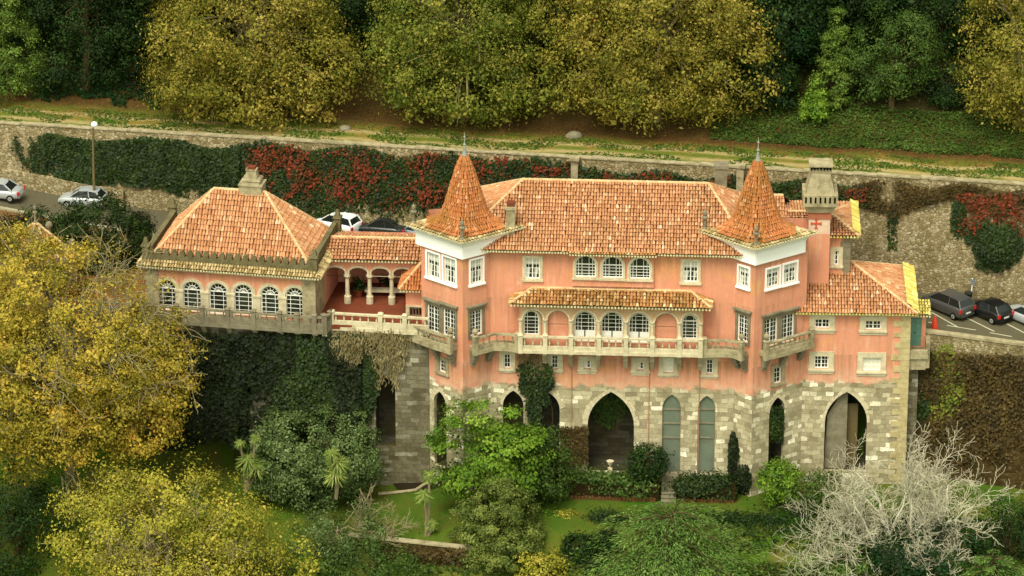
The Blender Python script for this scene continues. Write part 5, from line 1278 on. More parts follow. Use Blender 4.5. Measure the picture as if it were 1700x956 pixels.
# ------------------------------------------------------------------ vehicles and street things
TYRE = plain('tyre_rubber', c(26, 25, 22), .9, .1); RIM = plain('alloy_rim', c(150, 150, 144), .4, .5)
TAIL = plain('red_lamp_lens', c(196, 40, 28), .3, .5, var=.05); HEAD = plain('clear_lamp_lens', c(214, 214, 204), .15, .6, var=.05)
CARGLASS = plain('car_window_glass', c(30, 36, 34), .08, .6, var=.1); PLATE = plain('blank_plate', c(220, 220, 210), .6, .3, var=.03)
PAINT = {k: plain('car_paint_'+k, c(*v), .3, .5, mm, .03) for k, v, mm in (('silver', (176, 180, 180), .25), ('white', (226, 228, 228), 0), ('dark', (40, 44, 42), .1), ('black', (22, 22, 22), 0), ('bluegrey', (130, 140, 146), .25), ('grey', (78, 78, 76), .25))}
def car(label, paint, loc, heading, Ln=4.0, W=1.7, H=1.46, style='hatch', group=None):
    r_ = empty('parked_car', loc, label, 'car', group, heading); r_['_local'] = True
    def B(mb, name, mat, par=None, **k): o = mb.build(name, mat, None, **k); o.parent = par or r_; return o
    h = Ln/2; hb = H*.62
    if style == 'sedan': prof = [(-h, .42, hb*.86, .80), (-h+.12, .3, hb*1.0, .93), (-h+.95, .22, hb*1.06, 1), (-.2, .2, hb*1.03, 1), (h*.42, .2, hb*.99, 1), (h-.45, .22, hb*.86, .96), (h-.08, .3, hb*.72, .84), (h, .42, hb*.6, .74)]; cab = (-h+.55, -h+1.25, h*.10, h*.47)
    elif style == 'van': prof = [(-h, .42, hb*1.0, .86), (-h+.1, .3, hb*1.08, .96), (-h+.8, .22, hb*1.08, 1), (0, .2, hb*1.05, 1), (h*.5, .2, hb*1.0, 1), (h-.4, .22, hb*.88, .95), (h-.06, .3, hb*.74, .84), (h, .42, hb*.6, .74)]; cab = (-h+.05, -h+.4, h*.2, h*.62)
    else: prof = [(-h, .42, hb*.95, .84), (-h+.1, .3, hb*1.06, .95), (-h+.7, .22, hb*1.08, 1), (0, .2, hb*1.03, 1), (h*.45, .2, hb*.99, 1), (h-.4, .22, hb*.88, .95), (h-.06, .3, hb*.74, .84), (h, .42, hb*.6, .74)]; cab = (-h+.1, -h+.6, h*.12, h*.52)
    mb = MB(); hw = W/2
    for x, zb, zt_, k in prof:
        for yy, z in ((-.9, zb), (-1, zb+.14), (-1, zb+(zt_-zb)*.72), (-.9, zt_-.02), (-.5, zt_+.03), (.5, zt_+.03), (.9, zt_-.02), (1, zb+(zt_-zb)*.72), (1, zb+.14), (.9, zb)): mb.add((x, yy*hw*k, z))
    for i in range(len(prof)-1):
        for k in range(10): l = (k+1) % 10; mb.f.append([i*10+k, i*10+l, (i+1)*10+l, (i+1)*10+k])
    mb.f.append(list(range(10))); e = (len(prof)-1)*10; mb.f.append([e+k for k in range(10)][::-1])
    body = B(mb, 'body', paint, smooth=True, recalc=True)
    a, b_, c_, d_ = cab; zb = hb*1.0; wb, wt_ = hw*.9, hw*.7; zr0 = H-.05
    G = [(a, -wb, zb), (d_, -wb*.96, zb), (d_, wb*.96, zb), (a, wb, zb), (b_, -wt_, zr0), (c_, -wt_, zr0), (c_, wt_, zr0), (b_, wt_, zr0)]
    mb = MB(); V = [Vector(g) for g in G]
    for f in ((0, 1, 5, 4), (1, 2, 6, 5), (2, 3, 7, 6), (3, 0, 4, 7)): mb.face([V[i] for i in f])
    B(mb, 'windows', CARGLASS, body)
    mb = MB(); m_ = (b_+c_)/2
    for i, (x, k, z) in enumerate(((b_-.05, .92, zr0-.05), (b_+.1, 1.03, zr0+.01), (m_, 1.05, H+.02), (c_-.1, 1.03, zr0+.01), (c_+.06, .92, zr0-.05))):
        for y in (-wt_*k, -wt_*.5, wt_*.5, wt_*k): mb.add((x, y, z if abs(y) > wt_*.6 else z+.03))
    for i in range(4):
        for k in range(3): mb.f.append([i*4+k, i*4+k+1, i*4+k+5, i*4+k+4])
    B(mb, 'roof', paint, body, smooth=True, recalc=True)
    for s in (-1, 1):
        for (x0, x1, tk) in ((a, b_, .07), (d_, c_, .045), ((a*.62+d_*.38), (b_*.55+c_*.45), .045)):
            mb = MB(); mb.tube([Vector((x0, s*wb*.985, zb-.02)), Vector((x1, s*wt_*1.0, zr0))], tk, 5); B(mb, 'window_pillar', paint, body)
        mb = MB(); mb.lathe((0, 0, 0), [(.02, 0), (.07, .03), (.07, .12)], 6); mb.v = [(x*.7+d_-.35, s*(hw+.1)+y*1.1, zb+z) for x, y, z in mb.v]; B(mb, 'mirror', paint, body)
        mb = MB(); mb.box(-h+.0-.02, -h+.12, -s*hw*.86-.11, -s*hw*.86+.11, hb*.7, hb*1.0); B(mb, 'taillight', TAIL)
        mb = MB(); mb.box(h-.16, h-.0, -s*hw*.6-.14, -s*hw*.6+.14, hb*.52, hb*.68); B(mb, 'headlight', HEAD)
        for x in (-h+.72, h-.76):
            mb = MB(); mb.lathe((0, 0, 0), [(.2, -.1), (.3, -.1), (.31, -.05), (.31, .07), (.28, .1), (.2, .1)], 18); mb.v = [(x+p, s*(hw-.07)+s*z, .31+q) for p, q, z in mb.v]; ty_ = B(mb, 'wheel', TYRE)
            mb = MB(); mb.lathe((0, 0, 0), [(.02, .075), (.08, .1), (.21, .085), (.21, .05)], 12); mb.v = [(x+p, s*(hw-.07)+s*(z+.012), .31+q) for p, q, z in mb.v]; B(mb, 'rim', RIM, ty_)
    for x, nm in ((-h-.012, 'bumper'), (h-.06, 'bumper')): mb = MB(); mb.box(x-.02, x+.1, -hw*.78, hw*.78, .34, .5); B(mb, nm, paint)
    mb = MB(); mb.box(-h-.05, -h-.03, -.26, .26, .56, .68); B(mb, 'number_plate', PLATE)
    return r_
def on_road(px_, py): q = onZ(px_, py, 12); q = onZ(px_, py, zr(q.x)); q = onZ(px_, py, zr(q.x)); return Vector((q.x, q.y, zr(q.x)+.005))
hd = math.atan(-.178)
car('small silver hatchback on the road beside the lamp post', PAINT['silver'], on_road(139, 341), hd+math.pi, 3.85, 1.68, 1.5, 'hatch')
car('silver sedan at the left edge of the photo on the road', PAINT['silver'], on_road(-8, 327), hd+math.pi, 4.6, 1.76, 1.44, 'sedan')
car('white hatchback parked behind the gallery roof', PAINT['white'], on_road(560, 384), R_(152), 3.9, 1.7, 1.6, 'van')
car('dark green sedan parked behind the gallery roof', PAINT['dark'], on_road(632, 389), R_(168), 4.4, 1.75, 1.45, 'sedan')
car('blue grey car half hidden behind the left tower eave', PAINT['bluegrey'], on_road(697, 396), R_(155), 4.2, 1.72, 1.45, 'hatch')
car('dark grey minivan in the first parking bay right of the wing', PAINT['grey'], on_road(1573, 517), R_(133), 4.4, 1.78, 1.66, 'van')
car('black hatchback in the parking bay beside the sign post', PAINT['black'], on_road(1640, 526), R_(133), 3.9, 1.72, 1.5, 'hatch')
car('silver grey car cut by the right edge of the photo', PAINT['silver'], on_road(1706, 535), R_(133), 4.2, 1.74, 1.46, 'hatch')
# lamp post
lq = on_road(157, 346); zl_ = onY(161, 207, lq.y).z
lp = empty('street_lamp', lq, 'tall street lamp with a white head at the road edge by the silver hatchback', 'street lamp')
mb = MB(); mb.tube([lq, lq+Vector((.05, 0, (zl_-lq.z)*.5)), Vector((lq.x+.12, lq.y, zl_-.3))], [.13, .1, .075], 8); mb.build('pole', plain('weathered_concrete_pole', c(120, 108, 72), .9, .1, var=.2), lp)
mb = MB(); mb.tube([Vector((lq.x+.12, lq.y, zl_-.3)), Vector((lq.x+.2, lq.y-.1, zl_-.02)), Vector((lq.x+.32, lq.y-.35, zl_+.1))], .05, 6); mb.build('bracket', M['lead'], lp)
mb = MB(); mb.lathe((lq.x+.3, lq.y-.3, zl_), [(.05, -.06), (.24, .02), (.28, .14), (.22, .3), (.08, .38)], 12); mb.build('lamp_head', plain('white_lamp_cover', c(244, 246, 246), .25, .5, var=.01), lp)
# sign post, bin, cone
sq = on_road(1612, 502); sp_ = empty('sign_post', sq, 'thin white sign post with a small blue grey sign between two dark cars', 'sign'); zt_ = onY(1615, 462, sq.y).z
mb = MB(); mb.tube([sq, Vector((sq.x+.03, sq.y, zt_))], .05, 6); mb.build('pole', M['white'], sp_)
mb = MB(); mb.wbox(sq.x-.1, sq.x+.22, sq.y-.1, sq.y-.07, zt_-.5, zt_-.05); mb.build('sign_plate', plain('blue_grey_sign', c(112, 122, 128), .5, .3), sp_)
bq = on_road(1607, 506); bn = empty('litter_bin', bq, 'dark litter bin standing beside the white sign post', 'bin')
mb = MB(); mb.lathe(bq, [(.26, 0), (.3, .9), (.33, .92), (.33, 1.0)], 12); mb.build('body', PAINT['black'], bn); mb = MB(); mb.lathe(bq, [(.33, 1.003), (.3, 1.1), (.1, 1.16)], 12); mb.build('lid', PAINT['dark'], bn)
cq = on_road(1551, 556); cn = empty('traffic_cone', cq, 'small red cone behind the pale parapet near the green door', 'cone')
mb = MB(); mb.frust(cq.x, cq.y, cq.z, cq.z+.06, .5, .5, .46, .46); mb.build('base', TAIL, cn); mb = MB(); mb.lathe(cq, [(.36, .06), (.28, .7), (.2, 1.1), (.08, 1.55)], 12); mb.build('cone', plain('red_orange_plastic', c(214, 70, 40), .6, .3, var=.05), cn)
# ------------------------------------------------------------------ garden
def gpx(px_, py, z0=-1.0):
    q = onZ(px_, py, z0)
    for _ in range(4): q = onZ(px_, py, garden(q.x, q.y))
    return q
# raised flower bed with brick edging and steps in front of the palace
bx0, bx1 = 3.6, 17.2; by = -2.3; bz = .12
bed = MB(); sx = MF.px(1110, 815, 2.4)[0]
for a, b in ((bx0, sx-.75), (sx+.75, bx1)): bed.prism([(a, by+.05), (b, by+.05), (b, .3), (a, .3)], -1.3, bz)
tag(bed.build('flower_bed', plain('dark_bed_soil', c(58, 46, 24), .95, .05, var=.3)), kind='structure')
rg = random.Random(5)
for xa, xb, sd_ in ((bx0, sx-.85, 'left'), (sx+.85, bx1, 'right')):
    edge = empty('brick_edging', ((xa+xb)/2, by, -1.1), 'row of upright brown edging bricks along the hedge '+sd_+' of the garden steps', 'garden edging'); ed = MB(); x = xa
    while x < xb-.2: ed.wbox(x, x+.22, by-.1, by+.04, -1.2, -.75+rg.uniform(-.06, .06)); x += .26
    ed.build('bricks', plain('brown_edging_brick', c(120, 84, 50), .9, .1, var=.3), edge)
st = empty('garden_steps', (sx, by, -1.1), 'flight of narrow stone steps between the two hedges', 'steps')
for i in range(6): mb = MB(); mb.wbox(sx-.55, sx+.55, by-.35+i*.32, by+.45+i*.32, -1.3, -.9+i*.2); mb.wbox(sx-.57, sx+.57, by-.4+i*.32, by-.02+i*.32, -.9+i*.2+.002, -.84+i*.2); mb.build('step', M['grey'], st)
uq = onY(1013, 760, -.6); ur = empty('stone_urn', (uq.x, -.6, bz), 'white stone urn on a pedestal in front of the large arch', 'urn')
mb = MB(); mb.frust(uq.x, -.6, bz, bz+.75, .42, .42, .36, .36); mb.build('pedestal', M['trim'], ur)
mb = MB(); mb.lathe((uq.x, -.6, bz+.75), [(.14, 0), (.07, .1), (.07, .2), (.18, .36), (.22, .52), (.29, .6), (.25, .61)], 12); mb.build('bowl', M['trim'], ur)
# light stones of the grotto inside the big arch
for (x, y, r_, lab) in ((990, 772, .55, 'pale rock left of the urn at the foot of the large arch'), (1032, 774, .45, 'pale rock right of the urn at the foot of the large arch'), (1014, 778, .22, 'small white round stone below the urn')):
    q = onY(x, y, -.9); 
    mb = MB(); mb.lathe((q.x, -.9, bz-.1), [(r_*.9, 0), (r_*1.0, r_*.3), (r_*.7, r_*.65), (r_*.2, r_*.8)], 9); mb.v = [(a+.1*mnoise.noise(Vector((a*3, b*3, d))), b+.1*mnoise.noise(Vector((b*3, a*2, d))), d) for a, b, d in mb.v]
    tag(mb.build('rock', M['trim']), lab, 'rock')
# low garden wall near the bottom
lw0, lw1 = gpx(600, 900), gpx(770, 908); LWF = fr2((lw0.x-1, lw0.y), (lw1.x+1, lw1.y)); zt_ = (lw0.z+lw1.z)/2+.1
mb = MB(); mb.box(0, LWF.L, -.45, 0, zt_-5, zt_, LWF); lw = empty('garden_wall', (lw0+lw1)/2, 'low retaining wall with pale coping below the garden lawn', 'wall'); mb.build('masonry', M['brownwall'], lw)
mb = MB(); mb.box(0, LWF.L, -.5, .06, zt_+.003, zt_+.12, LWF); mb.build('coping', M['lichen'], lw)
wall_ivy('dead_creeper', 'brown creeper trailing down the low garden wall', LWF, 1500, region_px(LWF, 620, 780, lambda x: 906, lambda x: 975), L['brown'], .3, 60, w1=.7)
# dark pond bed and clay path by the foot of the left tower
def patch(name, pts, z_off, mat, label=None):
    mb = MB(); P = []
    for x, y in pts: q = gpx(x, y); q.z = garden(q.x, q.y)+z_off; P.append(q)
    n = len(P); ctr = sum(P, Vector())/n
    for i in range(n): mb.face([ctr, P[i], P[(i+1) % n]])
    return tag(mb.build(name, mat), kind='structure')
patch('soil', [(648, 800), (660, 786), (690, 778), (722, 782), (735, 796), (722, 812), (690, 816), (660, 814)], .14, plain('dark_pond_soil', c(44, 34, 16), .9, .2, var=.3))
patch('path', [(658, 760), (664, 754), (700, 760), (740, 772), (748, 784), (722, 780), (690, 772)], .16, plain('clay_path', c(150, 92, 58), .9, .1, var=.2))
lb_ = empty('pond_kerb', gpx(690, 822), 'curved pale stone kerb around the dark pond bed', 'kerb')
mb = MB(); mb.tube([gpx(x, y)+Vector((0, 0, .12)) for x, y in ((628, 822), (655, 820), (690, 816), (705, 806), (722, 800), (745, 798))], .13, 6); mb.build('stones', M['lichen'], lb_)

# ------------------------------------------------------------------ hedges and shrubs in front of the palace
def hedge(name, label, x0, x1, y0, y1, z0, z1, n, leaf, size, seed):
    rg = np.random.default_rng(seed); root = empty(name, ((x0+x1)/2, (y0+y1)/2, z0), label, 'hedge')
    k = 46; cc = np.stack([rg.uniform(x0, x1, k), rg.uniform(y0, y1, k), rg.uniform(z0+.3, z1, k)], 1); ix = rg.integers(0, k, n)
    p = cc[ix]+rg.normal(size=(n, 3))*np.array([.5, .42, .26]); p[:, 2] = np.clip(p[:, 2], z0, z1+.5); q = p-cc[ix]; q /= np.linalg.norm(q, axis=1, keepdims=True)
    adopt(leaves('foliage', L[leaf], p, q+np.array([0, -.5, .5]), size, seed, clump=np.clip(rg.random(k)[ix], 0, 1)), root)
    mb = MB()
    mb.tube([Vector((x0, (y0+y1)/2, z0+.1)), Vector(((x0+x1)/2, (y0+y1)/2, z0+.25)), Vector((x1, (y0+y1)/2, z0+.1))], .06, 5); adopt(mb.build('stems', M['bark']), root)
hedge('hedge', 'loose dark hedge left of the garden steps', 3.9, sx-.9, -2.1, -.7, bz-.9, .75, 5200, 'mid', .22, 80)
hedge('hedge', 'loose dark hedge right of the garden steps', sx+.9, 16.6, -2.1, -.7, bz-.9, .8, 5200, 'ivy', .22, 81)
shrub('dome_shrub', 'dense dark dome shaped bush left of the glazed pointed windows', 'bush', 1075, 766, -1.3, 1.5, 1.2, 1.35, L['dark'], 90, 60, .25, .16, 82, rmin=.8)
shrub('laurel_bush', 'bright yellow green round bush against the right tower foot', 'bush', 1293, 799, -2.8, 1.7, 1.5, 1.55, L['bright'], 95, 45, .3, .25, 83, rmin=.6)
for i, (x, y, rx, rz, lf, lab) in enumerate(((940, 862, 1.0, .8, 'lime', 'small yellow green bush with reddish tips beside the cone shaped tree'), (914, 862, .7, .7, 'bright', 'small fresh green bush just right of the cone shaped tree'), (925, 805, 1.1, 1.2, 'mid', 'leafy green bush at the left end of the flower bed'))):
    shrub('garden_bush', lab, 'bush', x, y, -5 if i < 2 else -2.6, rx, rx*.9, rz, L[lf], 40, 36, .22, .2, 84+i)
for i, (x, y, r_, lab) in enumerate(((960, 905, 1.1, 'dark clipped ball shrub right of the cone shaped tree'), (1005, 898, 1.0, 'dark clipped ball shrub left of the spreading cedar'), (930, 938, 1.2, 'lowest dark ball shrub near the bottom edge'), (985, 932, 1.0, 'dark ball shrub below the cedar tips'))):
    shrub('ball_shrub', lab, 'bush', x, y, -9.5-i*.3, r_, r_, r_*.9, L['dark'], 70, 40, .2, .18, 90+i, rmin=.75)
shrub('garden_bush', 'yellowish bush at the bottom edge left of the cedar', 'bush', 900, 945, -12, 1.9, 1.6, 1.3, L['lime'], 70, 40, .3, .24, 95)
# clipped low hedge edging the lawn behind the cedar
q0, q1 = gpx(985, 862), gpx(1300, 878)
hedge('low_hedge', 'low dark clipped hedge at the lower edge of the bright lawn', q0.x, q1.x, q0.y-.4, q0.y+.4, q0.z-.1, q0.z+.5, 4200, 'dark', .2, 96)

# ------------------------------------------------------------------ trees of the garden
def tree_px(name, label, px_, py, y, rx, ry, rz, zbase, leaf, bark, ncl, per, sig, size, seed, lobes=None, **kw):
    ctr = onY(px_, py, y); base = Vector((ctr.x, ctr.y, zbase)); dz = ctr.z-zbase
    lb = [(0, 0, dz, rx, ry, rz)]+[(a, b, dz+d, e, f, g) for a, b, d, e, f, g in (lobes or [])]
    return tree(name, label, 'tree', base, lb, L[leaf], M[bark], ncl, per, sig, size, seed, **kw)
# golden plane tree filling the left side
tree_px('golden_plane_tree', 'huge golden plane tree with pale limbs left of the pavilion', 110, 560, -6, 8.4, 6.5, 6.8, -7, 'plane_gold', 'bark_pale', 820, 92, .5, .28, 101,
        [(-4.5, 1, 3.6, 5.8, 5, 4.6), (5.2, .5, -2.3, 4.8, 4.5, 4.2), (-3, -2, -3, 6.5, 5, 4.5), (4.5, 0, -4.4, 4.6, 4, 3.4), (-2, -2.5, -5.6, 7.5, 4, 4.2), (4, -1, -6, 4.5, 4, 3)], trunk_r=.5, nlimb=110, up=.3, limb_out=1.0, r1=.07)
tree_px('yellow_plane_tree', 'broad yellow green plane tree in the bottom left corner', 285, 885, -14, 8.2, 6, 5.4, -14, 'lime', 'bark_pale', 420, 95, .55, .26, 102,
        [(5.5, 0, -1.5, 4.6, 4.5, 4.0), (-4.5, .5, .5, 4.8, 4.5, 4.2), (1, -3, -4, 8, 5, 4.5), (3, .5, 1.6, 4, 4, 3)], trunk_r=.45, nlimb=40, limb_out=.92)
tree_px('dark_evergreen_tree', 'dark green evergreen tree between the two yellow trees at the left edge', 28, 860, -10, 4.2, 4, 5.0, -12, 'dark', 'bark', 120, 90, .6, .26, 103, [(2.6, -.3, .8, 2.4, 2.4, 2.6), (-2, -1, -3.5, 4, 4, 4)], trunk_r=.35)
tree_px('olive_green_tree', 'round grey green tree on the lawn below the terrace', 522, 752, -1.5, 4.75, 4.2, 3.6, -2.4, 'grey', 'bark', 420, 80, .34, .24, 104, [(-2.4, -.6, -.8, 2.6, 2.6, 2.4), (2.2, -.5, -.6, 2.7, 2.6, 2.5)], trunk_r=.3, rmin=.84)
tree_px('maple_tree', 'bright green maple in front of the left tower foot', 800, 745, -4.5, 4.3, 3.8, 4.0, -2.2, 'bright', 'bark', 150, 85, .45, .3, 105, [(-1.4, 0, .9, 3.1, 3, 3.1), (2.2, -.4, -.2, 2.9, 2.8, 2.9), (0, -.6, -2, 3.6, 3, 2.2)], trunk_r=.25, up=.8, flat=.4)
tree_px('dark_green_tree', 'darker green tree right behind the bright maple', 888, 762, -3.4, 2.6, 2.4, 3.1, -1.8, 'mid', 'bark', 90, 80, .4, .24, 106, [(.9, .2, -1.3, 2.0, 2, 1.8), (-.4, 0, .9, 1.9, 1.9, 1.9)], trunk_r=.2)
tree_px('cone_shaped_tree', 'dense cone shaped green tree in the lower middle', 826, 878, -9, 3.2, 2.9, 3.2, -6.5, 'cypress', 'bark', 420, 120, .22, .21, 107, [(0, 0, -1.6, 3.5, 3.3, 2.8), (0, 0, 1.9, 1.9, 1.9, 2.3), (0, 0, -3.2, 3.2, 3, 2.4)], trunk_r=.2, rmin=.82)
tree_px('dark_yew', 'dark yew shaped tree at the lower right edge', 1672, 890, -10, 2.4, 2.4, 3.2, -7, 'dark', 'bark', 110, 70, .4, .2, 108, [(-1.4, 0, -1.2, 1.8, 2, 2.6), (1.8, .5, .2, 2, 2, 2.6)], trunk_r=.25)
tree_px('dark_conifer', 'dark conifer in shade beneath the bare white tree', 1560, 930, -11, 3.6, 3, 2.6, -8, 'darkblue', 'bark', 100, 70, .45, .22, 109, [(-3, 0, .3, 2.6, 2.6, 2.4)], trunk_r=.25)
tree_px('grey_shrub_tree', 'dull grey green small tree with bare branches left of the lawn', 560, 880, -8.5, 2.9, 2.6, 2.8, -5, 'grey', 'bark_twig', 110, 60, .4, .22, 110, [(1.9, -.2, -.6, 2.2, 2, 2.2), (-1.2, 0, -2, 2.8, 2.5, 2.2)], trunk_r=.18, nlimb=26)
tree_px('dark_shrub_tree', 'dark leafy bush mass below the low garden wall', 620, 945, -11, 4.4, 3, 2.3, -9, 'mid', 'bark', 110, 70, .45, .22, 111, trunk_r=.2)
tree_px('small_conifer', 'small soft green conifer between laurel bush and bare white tree', 1338, 822, -3.6, 2.0, 1.8, 1.8, -2, 'mid', 'bark', 60, 60, .35, .2, 112, [(1.3, 0, .3, 1.6, 1.6, 1.6)], trunk_r=.15)
tree_px('dark_green_tree', 'dark green tree on the bank left of the pavilion roof', 172, 390, 13, 3.9, 3.2, 3.0, 8.5, 'ivy', 'bark', 130, 85, .4, .26, 113, [(-2, .3, -1, 2.3, 2.3, 2.2), (1.5, 0, -1.2, 2.6, 2.4, 2.2)], trunk_r=.25, rmin=.6)
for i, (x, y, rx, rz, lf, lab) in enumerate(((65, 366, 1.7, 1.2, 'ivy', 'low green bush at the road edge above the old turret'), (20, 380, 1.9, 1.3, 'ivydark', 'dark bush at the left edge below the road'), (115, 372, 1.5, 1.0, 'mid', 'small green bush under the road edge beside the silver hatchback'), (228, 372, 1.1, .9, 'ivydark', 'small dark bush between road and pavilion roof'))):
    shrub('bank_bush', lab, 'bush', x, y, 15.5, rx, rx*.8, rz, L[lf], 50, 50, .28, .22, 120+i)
shrub('turret_ivy', 'green and rusty ivy mound grown over the old turret roof', 'climbing plant', 58, 402, 7.2, 2.3, 1.2, 1.5, L['plane_green'], 60, 50, .3, .2, 125)
wall_ivy('wall_bush', 'round dark bush growing out of the retaining wall at the right', WALLF, 1900, blob_px(WALLF, 1650, 404, 50, 46), L['ivy'], .26, 126, w0=.3, w1=1.6)
# cabbage palms
def palm(label, heads, base_px, y, seed):
    b = onY(*base_px, y); root = empty('cabbage_palm', b, label, 'palm tree'); mb = MB(); rg = np.random.default_rng(seed); P = []; T = []; S = []
    for hx, hy, s_ in heads:
        h = onY(hx, hy, y-.1*(hx % 5)); mb2 = MB(); mid = b.lerp(h, .55)+Vector((.15, 0, 0)); mb2.tube([b-Vector((0, 0, .3)), mid, h], [.14, .1, .09], 6); adopt(mb2.build('stem', M['bark_twig']), root)
        n = 130; d = rg.normal(size=(n, 3)); d[:, 2] += .35; d /= np.linalg.norm(d, axis=1, keepdims=True)
        P.append(np.array(h)+d*s_*.48); T.append(d+np.array([0, 0, -.25])); S.append(np.full(n, s_*.95))
    P = np.concatenate(P); T = np.concatenate(T); S = np.concatenate(S)
    adopt(leaves('crown', L['palm'], P, np.array([0, -.4, 1.0]), S, seed, 0, .5, .09, rg.random(len(P)), tdir=T, tj=.08, fold=.03), root)
palm('cabbage palm with three heads left of the round grey green tree', ((412, 768, 1.15), (425, 778, 1.2), (398, 737, .55), (424, 728, .55)), (408, 812), -4, 131)
palm('pale cabbage palm in front of the round grey green tree', ((552, 755, .8), (560, 772, 1.15), (556, 790, 1.15)), (558, 822), -6.5, 132)
palm('slim cabbage palm with bare stems in the middle of the lawn', ((703, 824, .85), (712, 790, .5), (716, 871, .7)), (707, 894), -8.2, 133)
# cedars: tiers of drooping sprays
def cedar(label, px_, py, y, zbase, R0, H, seed, leaf='cedar', tiers=8, size=.3, name='cedar_tree'):
    top = onY(px_, py, y); base = Vector((top.x, top.y, zbase)); root = empty(name, base, label, 'tree'); root['_local'] = True
    Ht = top.z-zbase; rg = np.random.default_rng(seed); mb = MB(); mb.tube([(0, 0, -.3), (0, 0, Ht*.6), (0, 0, Ht)], [.32, .2, .04], 7); P = []; T = []; O = []; K = []
    for i in range(tiers):
        f = i/(tiers-1); z = Ht-H*f; R1 = R0*(.34+.66*f**.6); nb_ = int(6+8*f)
        for j in range(nb_):
            a = 6.283*(j+rg.random()*.8)/nb_+i; r_ = R1*(.72+.4*rg.random()); dz = rg.normal()*.2; dv = np.array([math.cos(a), math.sin(a), 0]); sv = np.array([-math.sin(a), math.cos(a), 0]); k = rg.random()
            tip = dv*r_+np.array([0, 0, z+dz-.02*r_-.012*r_*r_]); st_ = np.array([0, 0, z+dz])
            q = [Vector(st_+dv*r_*t+np.array([0, 0, .10*r_*math.sin(t*3)-(.02*r_+.012*r_*r_)*t*t])) for t in (0, .35, .7, 1)]; mb.tube(q, [.07, .05, .03, .015], 4)
            m_ = int(50+r_*44); t = .03+.97*rg.random(m_)**.75; wd = .30*r_*np.sin(np.clip(t*2.6, 0, 3.1))**.8+.12; s_ = rg.uniform(-1, 1, m_)
            p = st_+dv*(r_*t)[:, None]+np.stack([0*t, 0*t, .10*r_*np.sin(t*3)-(.02*r_+.012*r_*r_)*t*t], 1)+sv*(s_*wd)[:, None]; p[:, 2] -= .22*np.abs(s_)*wd+.08*rg.random(m_)
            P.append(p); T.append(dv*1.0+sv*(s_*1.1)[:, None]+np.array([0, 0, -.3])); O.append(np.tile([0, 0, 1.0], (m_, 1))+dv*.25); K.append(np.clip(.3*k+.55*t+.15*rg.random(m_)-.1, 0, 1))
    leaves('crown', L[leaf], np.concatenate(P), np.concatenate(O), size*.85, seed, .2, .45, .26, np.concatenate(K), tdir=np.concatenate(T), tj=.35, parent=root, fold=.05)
    t_ = mb.build('trunk', M['bark']); t_.parent = root
cedar('spreading light green cedar at the bottom centre below the lawn', 1115, 856, -10.5, -10, 8.8, 4.4, 141, tiers=9)
cedar('second cedar at the bottom under the bare white tree', 1405, 905, -11, -9, 4.2, 4.5, 142, tiers=8)
cedar('cedar tip at the bottom right corner', 1648, 930, -13, -10, 4.6, 4, 143, tiers=7)
# the bare white tree
def grow_limbs(limbs_, seed, rmin, depth, b0=(0, 0, .2), bend=.24, lift=.12, dens=.86):
    rg = random.Random(seed); tm = MB(); bm_ = MB(); tw = MB()
    def grow(p, d, ln, r_, k):
        n = 4; P = [p]; q = p; dd = d.normalized()
        for i in range(n):
            dd = (dd+Vector((rg.gauss(0, bend), rg.gauss(0, bend), rg.gauss(.04, bend*.85)))).normalized(); q = q+dd*ln/n; P.append(q)
        mb = tm if k == 0 else (bm_ if r_ > .045 else tw)
        R = [max(rmin, r_*(1-.45*i/n)) for i in range(n+1)]
        mb.tube(P, R, 6 if r_ > .06 else 3)
        if k >= depth: return
        for i in range(1, n+1):
            m_ = (1 if rg.random() < dens else 0) if i < n else 2
            for _ in range(m_):
                t = (P[i]-P[i-1]).normalized(); ax = Vector((rg.gauss(0, 1), rg.gauss(0, 1), rg.gauss(0, 1))).cross(t)
                if ax.length < .01: continue
                ax.normalize(); ang = rg.uniform(.35, .95); nd = (t*math.cos(ang)+ax.cross(t)*math.sin(ang)+Vector((0, 0, lift))).normalized()
                grow(P[i], nd, ln*rg.uniform(.48, .74), R[i]*rg.uniform(.55, .72), k+1)
    for d, ln, r_ in limbs_: grow(Vector(b0), Vector(d), ln, r_, 0)
    return tm, bm_, tw
def bare_tree(label, base, limbs_, seed, mat, rmin=.02, name='bare_tree', depth=5, twig_mat=None, **kw):
    root = empty(name, base, label, 'tree'); root['_local'] = True
    for mb, nm in zip(grow_limbs(limbs_, seed, rmin, depth, **kw), ('trunk', 'branches', 'twigs')):
        if mb.v: o = mb.build(nm, twig_mat if nm == 'twigs' and twig_mat else mat); o.parent = root
    return root
def add_limbs(root, mat, limbs_, seed, b0, rmin=.03, depth=3, **kw):
    al = MB()
    for mb in grow_limbs(limbs_, seed, rmin, depth, b0, **kw):
        k = len(al.v); al.v += mb.v; al.uv += mb.uv; al.f += [[i+k for i in f] for f in mb.f]
    o = al.build('limbs', mat); o.parent = root
gp_ = [o for o in bpy.data.objects if o.name == 'golden_plane_tree'][0]
add_limbs(gp_, M['bark_twig'], [((math.cos(a), math.sin(a)*.8, e), 6.4, .17) for a, e in ((0, .3), (.7, .7), (2.4, .5), (3.1, .3), (4.5, .1), (5.5, .2), (5.8, -.2), (.3, 1.2), (3.5, -.1))], 17, (0, 0, gp_['_top']-2.5), .018, 3, lift=.03)
yp_ = [o for o in bpy.data.objects if o.name == 'yellow_plane_tree'][0]
add_limbs(yp_, M['bark_twig'], [((math.cos(a), math.sin(a)*.8, e), 4.8, .1) for a, e in ((0, .5), (2.9, .5), (4.4, .4), (5.3, .5))], 19, (0, 0, yp_['_top']-2.5), .018, 3)
bb = onY(1492, 905, -7.5)
